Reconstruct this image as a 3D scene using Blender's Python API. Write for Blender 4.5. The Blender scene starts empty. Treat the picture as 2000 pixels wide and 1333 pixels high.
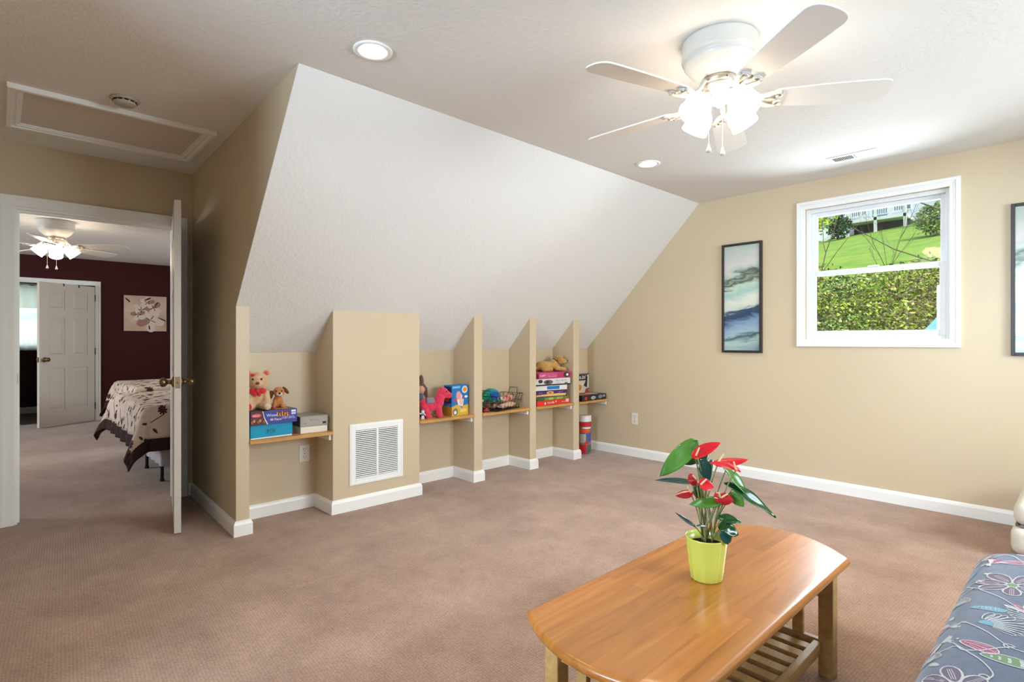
import bpy, math, random
from mathutils import Vector, Matrix
R = math.radians
random.seed(7)
SC = bpy.context.scene
COL = SC.collection

# ------------------------------------------------------------------ camera, world, lights, exposure
cam_data = bpy.data.cameras.new('camera'); cam_data.lens = 19.188; cam_data.sensor_width = 36.0
cam_data.clip_start = 0.02; cam_data.clip_end = 400
cam = bpy.data.objects.new('camera', cam_data); COL.objects.link(cam)
cam.location = (0, 0, 1.171); cam.rotation_euler = (R(90), 0, R(46.745))
SC.camera = cam
SC.view_settings.view_transform = 'Standard'; SC.view_settings.look = 'None'
SC.view_settings.gamma = 1.0; SC.view_settings.use_curve_mapping = False
SC.cycles.max_bounces = 8; SC.cycles.diffuse_bounces = 4; SC.cycles.glossy_bounces = 3; SC.cycles.transmission_bounces = 4
SC.cycles.caustics_reflective = False; SC.cycles.caustics_refractive = False; SC.cycles.adaptive_threshold = .025
SC.view_settings.exposure = 0.95

world = bpy.data.worlds.new('sky'); SC.world = world; world.use_nodes = True
wn = world.node_tree; wn.nodes.clear()
wo = wn.nodes.new('ShaderNodeOutputWorld'); wb = wn.nodes.new('ShaderNodeBackground')
ws = wn.nodes.new('ShaderNodeTexSky'); ws.sky_type = 'NISHITA'; ws.sun_disc = False
ws.sun_elevation = R(52); ws.sun_rotation = R(115); ws.air_density = 1.6; ws.dust_density = 3.0
wn.links.new(ws.outputs[0], wb.inputs[0]); wb.inputs[1].default_value = 0.15
wn.links.new(wb.outputs[0], wo.inputs[0])

def lamp(name, kind, loc, energy, colour, rot=(0, 0, 0), size=None, size_y=None):
    d = bpy.data.lights.new(name, kind); d.energy = energy; d.color = colour
    if kind == 'AREA':
        d.shape = 'RECTANGLE'; d.size = size; d.size_y = size_y or size
    if kind == 'SUN': d.angle = R(2)
    o = bpy.data.objects.new(name, d); o.location = loc; o.rotation_euler = rot; COL.objects.link(o)
    return o
lamp('sun', 'SUN', (20, -10, 30), 1.2, (1, .96, .88), (R(38), 0, R(62)))
# daylight entering through the window openings (each lies just outside its glass)
lamp('daylight_back_window', 'AREA', (-1.12, -2.86, 1.62), 160, (.64, .81, 1.0), (R(98), 0, 0), 1.7, 1.2)
lamp('daylight_gable_window', 'AREA', (-1.12, 5.05, 1.80), 30, (.82, .92, 1.0), (R(-68), 0, 0), .95, 1.0)
lamp('added_dormer_light', 'AREA', (1.90, 3.05, 1.66), 84, (.80, .90, 1.0), (R(74), 0, R(90)), 1.8, 1.2)  # added fill from an unseen dormer, brightens slope and ceiling
lamp('daylight_bedroom_window', 'AREA', (-7.6, -3.1, 1.5), 90, (.88, .93, 1.0), (R(90), 0, 0), 1.6, 1.3)
lamp('added_bedroom_side_light', 'AREA', (-7.0, 4.9, 1.7), 60, (.95, .97, 1.0), (R(-88), 0, 0), 1.6, 1.3)  # added light from an unseen window, brightens the far door
lamp('daylight_far_window', 'AREA', (-12.15, .3, 1.55), 9, (.86, .95, 1.0), (R(90), 0, R(-90)), 1.0, 1.0)
LAMP = 6.5          # glow of the fan lamp shades
CAN = 230.0          # glow of the recessed lamps

# ------------------------------------------------------------------ helpers
def C(r, g, b):
    def f(c):
        c /= 255.0
        return c / 12.92 if c <= .04045 else ((c + .055) / 1.055) ** 2.4
    return (f(r), f(g), f(b), 1.0)

MATS = {}
def mat(name, col, rough=.6, spec=.5, metal=0.0, noise=None, bump=None, coat=0.0, emit=None, sheen=0.0, trans=0.0):
    """noise=(scale, amount, colour2[, stretch]); bump=(scale, strength, distance)"""
    if name in MATS: return MATS[name]
    m = bpy.data.materials.new(name); m.use_nodes = True; MATS[name] = m
    nt = m.node_tree; b = nt.nodes['Principled BSDF']
    b.inputs['Base Color'].default_value = col; b.inputs['Roughness'].default_value = rough
    b.inputs['Specular IOR Level'].default_value = spec; b.inputs['Metallic'].default_value = metal
    b.inputs['Coat Weight'].default_value = coat; b.inputs['Coat Roughness'].default_value = .12
    b.inputs['Sheen Weight'].default_value = sheen
    b.inputs['Transmission Weight'].default_value = trans
    tc = nt.nodes.new('ShaderNodeTexCoord')
    if noise:
        mp = nt.nodes.new('ShaderNodeMapping')
        if len(noise) > 3: mp.inputs['Scale'].default_value = noise[3]
        nz = nt.nodes.new('ShaderNodeTexNoise'); nz.inputs['Scale'].default_value = noise[0]
        nz.inputs['Detail'].default_value = 5
        mx = nt.nodes.new('ShaderNodeMix'); mx.data_type = 'RGBA'
        mr = nt.nodes.new('ShaderNodeMapRange'); mr.inputs[1].default_value = .35; mr.inputs[2].default_value = .65
        mr.inputs[4].default_value = noise[1]
        nt.links.new(tc.outputs['Object'], mp.inputs[0]); nt.links.new(mp.outputs[0], nz.inputs['Vector'])
        nt.links.new(nz.outputs['Fac'], mr.inputs[0]); nt.links.new(mr.outputs[0], mx.inputs['Factor'])
        mx.inputs['A'].default_value = col; mx.inputs['B'].default_value = noise[2]
        nt.links.new(mx.outputs['Result'], b.inputs['Base Color'])
    if bump:
        nb = nt.nodes.new('ShaderNodeTexNoise'); nb.inputs['Scale'].default_value = bump[0]; nb.inputs['Detail'].default_value = 3
        bp = nt.nodes.new('ShaderNodeBump'); bp.inputs['Strength'].default_value = bump[1]
        bp.inputs['Distance'].default_value = bump[2]
        nt.links.new(tc.outputs['Object'], nb.inputs['Vector']); nt.links.new(nb.outputs['Fac'], bp.inputs['Height'])
        nt.links.new(bp.outputs[0], b.inputs['Normal'])
    if emit:
        b.inputs['Emission Color'].default_value = emit[0]; b.inputs['Emission Strength'].default_value = emit[1]
    return m

def frame_from(n):
    n = Vector(n).normalized()
    up = Vector((0, 0, 1)) if abs(n.z) < .95 else Vector((1, 0, 0))
    a = n.cross(up).normalized(); return a, a.cross(n).normalized(), n

ROOTM = {}
class MB:
    """collects shapes, then becomes one mesh object"""
    def __init__(s): s.v = []; s.f = []; s.mi = []; s.cur = 0
    def add(s, vs, fs):
        k = len(s.v); s.v += [tuple(x) for x in vs]
        s.f += [tuple(i + k for i in f) for f in fs]; s.mi += [s.cur] * len(fs); return s
    def box(s, x0, x1, y0, y1, z0, z1, M=None):
        vs = [Vector((x, y, z)) for x in (x0, x1) for y in (y0, y1) for z in (z0, z1)]
        if M: vs = [M @ p for p in vs]
        return s.add(vs, [(0, 1, 3, 2), (4, 6, 7, 5), (0, 4, 5, 1), (2, 3, 7, 6), (0, 2, 6, 4), (1, 5, 7, 3)])
    def prism(s, poly, d, origin=(0, 0, 0), M=None):
        """poly = 3D points (flat), extruded by vector d"""
        a = [Vector(p) for p in poly]; d = Vector(d); b = [p + d for p in a]; n = len(a)
        vs = a + b
        if M: vs = [M @ p for p in vs]
        fs = [tuple(range(n)), tuple(range(2 * n - 1, n - 1, -1))]
        fs += [(i, i + n, (i + 1) % n + n, (i + 1) % n) for i in range(n)]
        return s.add(vs, fs)
    def bar(s, p, q, w, t, up=(0, 0, 1)):
        p = Vector(p); q = Vector(q); n = (q - p).normalized(); up = Vector(up)
        a = n.cross(up)
        if a.length < 1e-5: a = n.cross(Vector((1, 0, 0)))
        a.normalize(); b = a.cross(n).normalized()
        c = [(-w / 2, -t / 2), (w / 2, -t / 2), (w / 2, t / 2), (-w / 2, t / 2)]
        vs = [p + a * u + b * v for u, v in c] + [q + a * u + b * v for u, v in c]
        return s.add(vs, [(3, 2, 1, 0), (4, 5, 6, 7), (0, 1, 5, 4), (1, 2, 6, 5), (2, 3, 7, 6), (3, 0, 4, 7)])
    def tube(s, pts, r, n=8, cap=True):
        pts = [Vector(p) for p in pts]; m = len(pts)
        rs = r if isinstance(r, (list, tuple)) else [r] * m
        vs = []; prev = None
        for i, p in enumerate(pts):
            d = (pts[min(i + 1, m - 1)] - pts[max(i - 1, 0)])
            if d.length < 1e-9: d = Vector((0, 0, 1))
            d.normalize()
            if prev is None: a, b, _ = frame_from(d)
            else:
                a = prev - d * prev.dot(d)
                if a.length < 1e-6: a = frame_from(d)[0]
                a.normalize(); b = d.cross(a)
            prev = a
            for k in range(n):
                t = 2 * math.pi * k / n
                vs.append(p + (a * math.cos(t) + b * math.sin(t)) * rs[i])
        fs = []
        for i in range(m - 1):
            for k in range(n):
                k2 = (k + 1) % n
                fs.append((i * n + k, i * n + k2, (i + 1) * n + k2, (i + 1) * n + k))
        if cap: fs += [tuple(range(n - 1, -1, -1)), tuple((m - 1) * n + k for k in range(n))]
        return s.add(vs, fs)
    def lathe(s, prof, n=24, o=(0, 0, 0), axis=(0, 0, 1), wob=None):
        a, b, c = frame_from(axis); o = Vector(o); vs = []; fs = []
        for r, h in prof:
            for k in range(n):
                t = 2 * math.pi * k / n
                rr = r * (wob(t, h) if wob else 1)
                vs.append(o + c * h + (a * math.cos(t) + b * math.sin(t)) * rr)
        for i in range(len(prof) - 1):
            for k in range(n):
                k2 = (k + 1) % n
                fs.append((i * n + k, i * n + k2, (i + 1) * n + k2, (i + 1) * n + k))
        if prof[0][0] > 1e-6: fs.append(tuple(range(n - 1, -1, -1)))
        if prof[-1][0] > 1e-6: fs.append(tuple((len(prof) - 1) * n + k for k in range(n)))
        return s.add(vs, fs)
    def ring(s, prof, n=24, o=(0, 0, 0), axis=(0, 0, 1)):
        """closed profile revolved (hollow ring)"""
        a, b, c = frame_from(axis); o = Vector(o); vs = []; fs = []; m = len(prof)
        for r, h in prof:
            for k in range(n):
                t = 2 * math.pi * k / n; vs.append(o + c * h + (a * math.cos(t) + b * math.sin(t)) * r)
        for i in range(m):
            for k in range(n):
                k2 = (k + 1) % n; j = (i + 1) % m
                fs.append((i * n + k, i * n + k2, j * n + k2, j * n + k))
        return s.add(vs, fs)
    def ball(s, c, r, n=12, m=8, M=None):
        rx, ry, rz = (r, r, r) if not isinstance(r, (tuple, list)) else r
        c = Vector(c); vs = []; fs = []
        for i in range(m + 1):
            ph = math.pi * i / m
            for k in range(n):
                t = 2 * math.pi * k / n
                p = Vector((rx * math.sin(ph) * math.cos(t), ry * math.sin(ph) * math.sin(t), rz * math.cos(ph)))
                if M: p = M @ p
                vs.append(c + p)
        for i in range(m):
            for k in range(n):
                k2 = (k + 1) % n
                fs.append((i * n + k, (i + 1) * n + k, (i + 1) * n + k2, i * n + k2))
        return s.add(vs, fs)
    def capsule(s, p, q, r0, r1=None, n=12):
        r1 = r0 if r1 is None else r1
        p = Vector(p); q = Vector(q); d = (q - p).normalized()
        pts = []; rs = []
        for t in (-.98, -.8, -.5, 0): pts.append(p + d * r0 * t); rs.append(r0 * math.sqrt(1 - t * t))
        for t in (0, .5, .8, .98): pts.append(q + d * r1 * t); rs.append(r1 * math.sqrt(1 - t * t))
        return s.tube(pts, rs, n)
    def grid(s, rows, closed=False):
        m = len(rows); n = len(rows[0]); vs = [p for r in rows for p in r]; fs = []
        for i in range(m - 1):
            for k in range(n if closed else n - 1):
                k2 = (k + 1) % n
                fs.append((i * n + k, i * n + k2, (i + 1) * n + k2, (i + 1) * n + k))
        return s.add(vs, fs)
    def build(s, name, m, parent=None, smooth=False, bevel=None, seg=2, world=False, solid=None, remesh=None, sub=None, weld=False, props=None):
        me = bpy.data.meshes.new(name)
        v = s.v
        if world and parent is not None:
            r = parent
            while r.parent is not None: r = r.parent
            I = ROOTM[r.name].inverted(); v = [tuple(I @ Vector(p)) for p in v]
        me.from_pydata(v, [], s.f)
        for q in (m if isinstance(m, (list, tuple)) else [m]): me.materials.append(q)
        if any(s.mi): me.polygons.foreach_set('material_index', s.mi)
        if smooth: me.polygons.foreach_set('use_smooth', [True] * len(me.polygons))
        me.update()
        o = bpy.data.objects.new(name, me); COL.objects.link(o)
        if parent is not None: o.parent = parent
        else: ROOTM[o.name] = Matrix.Identity(4)
        if weld:
            w = o.modifiers.new('weld', 'WELD'); w.merge_threshold = .0002
        if bevel:
            w = o.modifiers.new('bevel', 'BEVEL'); w.width = bevel; w.segments = seg; w.limit_method = 'ANGLE'; w.angle_limit = R(35)
        if remesh:
            w = o.modifiers.new('remesh', 'REMESH'); w.mode = 'VOXEL'; w.voxel_size = remesh; w.use_smooth_shade = True
            w = o.modifiers.new('smooth', 'SMOOTH'); w.factor = .5; w.iterations = 4
        if sub:
            w = o.modifiers.new('sub', 'SUBSURF'); w.levels = sub; w.render_levels = sub
        if solid:
            w = o.modifiers.new('solid', 'SOLIDIFY'); w.thickness = solid; w.offset = 0
        return o

def tag(o, label, cat, group=None):
    o['label'] = label; o['category'] = cat
    if group: o['group'] = group
    return o
def struct(o): o['kind'] = 'structure'; return o
def thing(name, label, cat, loc=(0, 0, 0), rz=0.0, group=None, rot=None):
    o = bpy.data.objects.new(name, None); COL.objects.link(o); o.empty_display_size = .05
    o.location = loc; o.rotation_euler = rot if rot else (0, 0, rz)
    e = rot if rot else (0, 0, rz)
    from mathutils import Euler
    ROOTM[o.name] = Matrix.Translation(Vector(loc)) @ Euler(e).to_matrix().to_4x4()
    if label: tag(o, label, cat, group)
    return o
def sroot(name, loc=(0, 0, 0), rz=0.0):
    return struct(thing(name, None, None, loc, rz))
def copy_tree(o, parent=None):
    c = o.copy(); COL.objects.link(c); c.parent = parent
    for ch in [x for x in bpy.data.objects if x.parent == o]: copy_tree(ch, c)
    return c

def text_mb(txt, size, origin, ux, uy, bold=.0):
    """flat lettering as a mesh: origin = lower-left corner, ux = reading direction, uy = up"""
    cu = bpy.data.curves.new('lettering', 'FONT'); cu.body = txt; cu.size = size; cu.offset = bold
    cu.resolution_u = 2
    t = bpy.data.objects.new('lettering', cu); COL.objects.link(t)
    dg = bpy.context.evaluated_depsgraph_get(); me = bpy.data.meshes.new_from_object(t.evaluated_get(dg))
    ux = Vector(ux).normalized(); uy = Vector(uy).normalized(); o = Vector(origin)
    mb = MB(); mb.add([o + ux * p.co.x + uy * p.co.y for p in me.vertices], [tuple(f.vertices) for f in me.polygons])
    bpy.data.objects.remove(t); bpy.data.curves.remove(cu); bpy.data.meshes.remove(me)
    return mb

# ------------------------------------------------------------------ materials
def wall_mat(name, col, rough=.5, spec=.35, bs=.12):
    return mat(name, col, rough, spec, noise=(1.3, .25, tuple(c * .93 for c in col[:3]) + (1,)), bump=(160, bs, .002))
TAN = wall_mat('tan_paint', C(214, 195, 164), .38, .4)
def ceiling_mat():
    m = mat('textured_white_ceiling', C(238, 236, 233), .85, .2)
    nt = m.node_tree; b = nt.nodes['Principled BSDF']; tc = nt.nodes.new('ShaderNodeTexCoord')
    n1 = nt.nodes.new('ShaderNodeTexNoise'); n1.inputs['Scale'].default_value = 42; n1.inputs['Detail'].default_value = 4
    n1.inputs['Distortion'].default_value = .6
    rp = nt.nodes.new('ShaderNodeMapRange'); rp.inputs[1].default_value = .42; rp.inputs[2].default_value = .6
    bp = nt.nodes.new('ShaderNodeBump'); bp.inputs['Strength'].default_value = .17; bp.inputs['Distance'].default_value = .006
    nt.links.new(tc.outputs['Object'], n1.inputs['Vector']); nt.links.new(n1.outputs['Fac'], rp.inputs[0])
    nt.links.new(rp.outputs[0], bp.inputs['Height']); nt.links.new(bp.outputs[0], b.inputs['Normal'])
    return m
CEIL = ceiling_mat()
TRIM = mat('white_trim', C(250, 248, 244), .35, .5)
def carpet_mat():
    m = mat('brown_carpet', C(164, 128, 108), .95, .1, sheen=.35)
    nt = m.node_tree; b = nt.nodes['Principled BSDF']; tc = nt.nodes.new('ShaderNodeTexCoord')
    big = nt.nodes.new('ShaderNodeTexNoise'); big.inputs['Scale'].default_value = 2.2; big.inputs['Detail'].default_value = 8
    big.inputs['Roughness'].default_value = .7
    r1 = nt.nodes.new('ShaderNodeMapRange'); r1.inputs[1].default_value = .34; r1.inputs[2].default_value = .66
    m1 = nt.nodes.new('ShaderNodeMix'); m1.data_type = 'RGBA'
    m1.inputs['A'].default_value = C(155, 113, 85); m1.inputs['B'].default_value = C(190, 151, 124)
    mp = nt.nodes.new('ShaderNodeMapping'); mp.inputs['Rotation'].default_value = (0, 0, R(4))
    vo = nt.nodes.new('ShaderNodeTexVoronoi'); vo.inputs['Scale'].default_value = 88; vo.inputs['Randomness'].default_value = .35
    m2 = nt.nodes.new('ShaderNodeMix'); m2.data_type = 'RGBA'; m2.blend_type = 'MULTIPLY'
    r2 = nt.nodes.new('ShaderNodeMapRange'); r2.inputs[1].default_value = .0; r2.inputs[2].default_value = .75
    r2.inputs[3].default_value = 1.12; r2.inputs[4].default_value = .62
    m2.inputs['Factor'].default_value = 1.0
    bp = nt.nodes.new('ShaderNodeBump'); bp.inputs['Strength'].default_value = .6; bp.inputs['Distance'].default_value = .004; bp.invert = True
    L = nt.links.new
    L(tc.outputs['Object'], big.inputs['Vector']); L(big.outputs['Fac'], r1.inputs[0]); L(r1.outputs[0], m1.inputs['Factor'])
    L(tc.outputs['Object'], mp.inputs[0]); L(mp.outputs[0], vo.inputs['Vector']); L(vo.outputs['Distance'], r2.inputs[0])
    L(m1.outputs['Result'], m2.inputs['A']); L(r2.outputs[0], m2.inputs['B']); L(m2.outputs['Result'], b.inputs['Base Color'])
    L(vo.outputs['Distance'], bp.inputs['Height']); L(bp.outputs[0], b.inputs['Normal'])
    return m
CARPET = carpet_mat()
MAROON = wall_mat('maroon_paint', C(64, 17, 20), .5, .3)
DOORW = mat('white_door_paint', C(226, 217, 206), .38, .5)
def glass_mat():
    m = bpy.data.materials.new('window_glass'); m.use_nodes = True; nt = m.node_tree; nt.nodes.clear()
    o = nt.nodes.new('ShaderNodeOutputMaterial'); t = nt.nodes.new('ShaderNodeBsdfTransparent'); g = nt.nodes.new('ShaderNodeBsdfGlossy')
    g.inputs['Roughness'].default_value = .01; mx = nt.nodes.new('ShaderNodeMixShader'); fr = nt.nodes.new('ShaderNodeFresnel')
    fr.inputs['IOR'].default_value = 1.35
    t.inputs[0].default_value = (.97, .99, .985, 1)
    nt.links.new(fr.outputs[0], mx.inputs[0]); nt.links.new(t.outputs[0], mx.inputs[1]); nt.links.new(g.outputs[0], mx.inputs[2])
    nt.links.new(mx.outputs[0], o.inputs[0]); return m
GLASS = glass_mat()
BRASS = mat('aged_bronze', C(140, 118, 88), .3, .5, metal=1.0)
STEEL = mat('dark_steel', C(60, 58, 56), .35, .5, metal=1.0)
BLACK = mat('black_metal', C(22, 20, 20), .45)
VINYL = mat('white_vinyl', C(236, 237, 238), .35, .5)
DARKGAP = mat('dark_gap', C(38, 36, 34), .9, .1)

# ------------------------------------------------------------------ room shell
XK, XB, YW, H = -3.51, -3.79, 4.70, 2.44        # stub faces, alcove back, window wall, ceiling
XD = -4.70                                      # hall door wall
SL = (2.44 - 1.38) / (XK + 2.48)                # slope of the sloped ceiling
def zs(x): return 2.44 + (x + 2.48) * 1.029     # underside of the sloped ceiling
def holes_wall(name, axis, p0, p1, u0, u1, z0, z1, holes, m, parent=None):
    """wall slab between p0..p1 on axis ('x' or 'y'), spanning u0..u1 and z0..z1, with rectangular openings"""
    us = sorted({u0, u1} | {h[0] for h in holes} | {h[1] for h in holes})
    zz = sorted({z0, z1} | {h[2] for h in holes} | {h[3] for h in holes})
    mb = MB()
    for a, b in zip(us, us[1:]):
        for c, d in zip(zz, zz[1:]):
            um, zm = (a + b) / 2, (c + d) / 2
            if any(h[0] < um < h[1] and h[2] < zm < h[3] for h in holes): continue
            if axis == 'x': mb.box(p0, p1, a, b, c, d)
            elif axis == 'y': mb.box(a, b, p0, p1, c, d)
            else: mb.box(a, b, c, d, p0, p1)
    return struct(mb.build(name, m, parent, weld=True))
WIN = (-1.573, -.662, 1.185, 2.220)
holes_wall('wall_window', 'y', YW, YW + .12, -3.95, 1.75, 0, 2.62, [WIN], TAN)
WIN2 = (-1.95, -.29, 1.1, 2.22)
holes_wall('wall_back', 'y', -2.72, -2.60, -3.95, 1.75, 0, 2.62, [WIN2], TAN)
struct(MB().box(XB - .1, XB, 1.10, YW, 0, 1.12).build('wall_knee', TAN))
WIN5 = (2.15, 3.95, 1.02, 2.18)  # opening of the added dormer window
holes_wall('wall_right', 'x', 1.55, 1.67, -2.6, YW, 0, 2.5, [WIN5], TAN)
struct(MB().box(-4.70, 1.65, -2.72, YW + .12, -.12, 0).build('floor', CARPET))
CANS = [(-2.151, 1.19), (-2.176, 3.385), (-.08, 3.385)]  # the last one is out of view, added to brighten the room
holes_wall('ceiling', 'z', H, H + .10, -4.82, .25, -2.72, YW + .12,
           [(x - .056, x + .056, y - .056, y + .056) for x, y in CANS], CEIL)
def slope(name, x0, x1, z0, z1, y0, y1):
    n = Vector((z1 - z0, 0, -(x1 - x0))).normalized()
    if n.z < 0: n = -n
    f = y0 if callable(y0) else (lambda x: y0)
    c = [(x0, z0), (x1, z1), (x1 + n.x * .1, z1 + n.z * .1), (x0 + n.x * .1, z0 + n.z * .1)]
    mb = MB().add([(x, f(x), z) for x, z in c] + [(x, y1, z) for x, z in c], [(0, 1, 2, 3), (7, 6, 5, 4), (0, 4, 5, 1), (1, 5, 6, 2), (2, 6, 7, 3), (3, 7, 4, 0)])
    return struct(mb.build(name, CEIL))
def yhall(x): return 1.035 - .036 * (x - XK)          # face of the hall's side wall, a little out of square
slope('ceiling_slope', -2.48, XB - .02, 2.44, zs(XB - .02), lambda x: yhall(x) + .0006, YW + .02)
slope('ceiling_slope_right', .25, 1.57, 2.44, 2.44 - 1.32 * 1.029, -2.62, 1.90)
slope('ceiling_slope_corner', .25, 1.57, 2.44, 2.44 - 1.32 * 1.029, 4.15, YW + .02)
struct(MB().box(.25, 1.67, 1.90, 4.15, H, H + .1).build('ceiling_added_dormer', CEIL))  # unseen dormer, added to carry the extra window light
for nm, ya, yb in (('wall_added_dormer_near', 1.90, 1.95), ('wall_added_dormer_far', 4.10, 4.15)):
    struct(MB().prism([(.25, ya, 2.44), (1.56, ya, 2.44), (1.56, ya, 2.44 - 1.31 * 1.029)], (0, yb - ya, 0)).build(nm, TAN))
slope('ceiling_slope_back', -2.48, XB - .02, 2.44, zs(XB - .02), -2.62, -.62)
struct(MB().box(XB - .1, XB, -2.6, -.70, 0, 1.12).build('wall_knee_back', TAN))
# the dormer walls that flank the hall: stub end + triangle under the slope
def hall_wall(name):
    g = .006        # the sloping edge lies just behind the ceiling board
    o = [(-2.48 - g, 2.44), (XK - g, 1.381), (XK, 1.381), (XK, 0), (XD, 0), (XD, 2.44)]
    a = [(x, yhall(x), z) for x, z in o]; b = [(x, yhall(x) + .075, z) for x, z in o]
    mb = MB(); mb.add(a + b, [tuple(range(6)), tuple(range(11, 5, -1))] + [(i, i + 6, (i + 1) % 6 + 6, (i + 1) % 6) for i in range(6)])
    return struct(mb.build(name, TAN))
hall_wall('wall_hall')
struct(MB().box(XD, -1.95, -.70, -.62, 0, H).build('wall_hall_light_block', TAN))  # unseen partition, extended to keep back-window light out of the hall
def stub(name, y0, y1):
    mb = MB().prism([(XB - .02, y0, 0), (XK, y0, 0), (XK, y0, 1.385), (XB - .02, y0, zs(XB - .02) + .01)], (0, y1 - y0, 0))
    return struct(mb.build(name, TAN, bevel=.002))
stub('wall_column', 1.643, 2.335)
stub('wall_stub_1', 2.871, 2.96); stub('wall_stub_2', 3.527, 3.607); stub('wall_stub_3', 4.136, 4.222)
DO = (.073, .972, 0, 2.03)
holes_wall('wall_door', 'x', XD - .12, XD, -.70, 1.20, 0, 2.60, [DO], TAN)

def baseboard(name, pts, side, h=.09, t=.016, m=None):
    """moulded board following a polyline of wall faces; side=+1 room lies to the left of the path"""
    prof = [(0, 0), (t, 0), (t, h - .022), (t * .75, h - .010), (t * .3, h), (0, h)]
    P = [Vector((x, y)) for x, y in pts]; rows = []
    for i, p in enumerate(P):
        ns = []
        for a, b in ((i - 1, i), (i, i + 1)):
            if a >= 0 and b < len(P):
                d = (P[b] - P[a]).normalized(); ns.append(Vector((-d.y, d.x)) * side)
        if len(ns) == 2:
            q = ns[0] + ns[1]; k = q / (1 + ns[0].dot(ns[1]))
        else: k = ns[0]
        rows.append([Vector((p.x + k.x * u, p.y + k.y * u, z)) for u, z in prof])
    mb = MB().grid(rows, closed=True)
    n = len(prof); e = len(mb.v) - n
    mb.f += [tuple(range(n)), tuple(range(e + n - 1, e - 1, -1))]; mb.mi += [0, 0]
    return struct(mb.build(name, m or TRIM))
baseboard('baseboard_hall', [(XD, 1.045), (XD, 1.0778), (XK, 1.035), (XK, 1.11), (XK - .02, 1.11)], -1)
def alc(y0, y1, y2): return [(XB, y0), (XB, y1), (XK, y1), (XK, y2), (XK - .02, y2)]
baseboard('baseboard_column', alc(1.11, 1.643, 2.335), -1)
baseboard('baseboard_stub_1', alc(2.335, 2.871, 2.96), -1)
baseboard('baseboard_stub_2', alc(2.96, 3.527, 3.607), -1)
baseboard('baseboard_stub_3', alc(3.607, 4.136, 4.222), -1)
baseboard('baseboard_window', [(XB, 4.222), (XB, YW), (1.55, YW)], -1)
baseboard('baseboard_right', [(1.55, YW), (1.55, -2.6), (XB, -2.6)], -1)

# hall door casing: moulded side and head boards plus jamb lining
def casing_x(name, xf, s, y0, y1, ztop, w=.066, t=.018, m=TRIM):
    r = sroot(name, (xf, (y0 + y1) / 2, 0))
    for a, b in ((y0 - w, y0), (y1, y1 + w)):
        mb = MB().box(min(xf, xf + s * t), max(xf, xf + s * t), a, b, 0, ztop + w)
        mb.box(min(xf, xf + s * (t + .006)), max(xf, xf + s * (t + .006)), (a if a < y0 else b - .018), (a + .018 if a < y0 else b), 0, ztop + w)
        mb.build('casing_side', m, r, world=True)
    mb = MB().box(min(xf, xf + s * t), max(xf, xf + s * t), y0, y1, ztop, ztop + w - .018)
    mb.box(min(xf, xf + s * (t + .006)), max(xf, xf + s * (t + .006)), y0, y1, ztop + w - .018, ztop + w)
    mb.build('casing_head', m, r, world=True)
    return r
cs = casing_x('trim_1', XD, 1, DO[0], DO[1], DO[3])
for y, s in ((DO[0], 1), (DO[1], -1)):
    MB().box(XD - .125, XD + .004, min(y, y + s * .014), max(y, y + s * .014), 0, DO[3] - .0005).box(XD - .075, XD - .04, min(y + s * .0135, y + s * .026), max(y + s * .0135, y + s * .026), 0, DO[3] - .001).build('jamb', TRIM, cs, world=True)
MB().box(XD - .125, XD + .0035, DO[0] + .0145, DO[1] - .0145, DO[3] - .014, DO[3]).box(XD - .075, XD - .04, DO[0] + .0265, DO[1] - .0265, DO[3] - .026, DO[3] - .0135).build('jamb_head', TRIM, cs, world=True)
MB().box(XD - .034, XD - .006, DO[0] + .0135, DO[0] + .0155, .90, .96).build('strike_plate', BRASS, cs, world=True)

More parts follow.
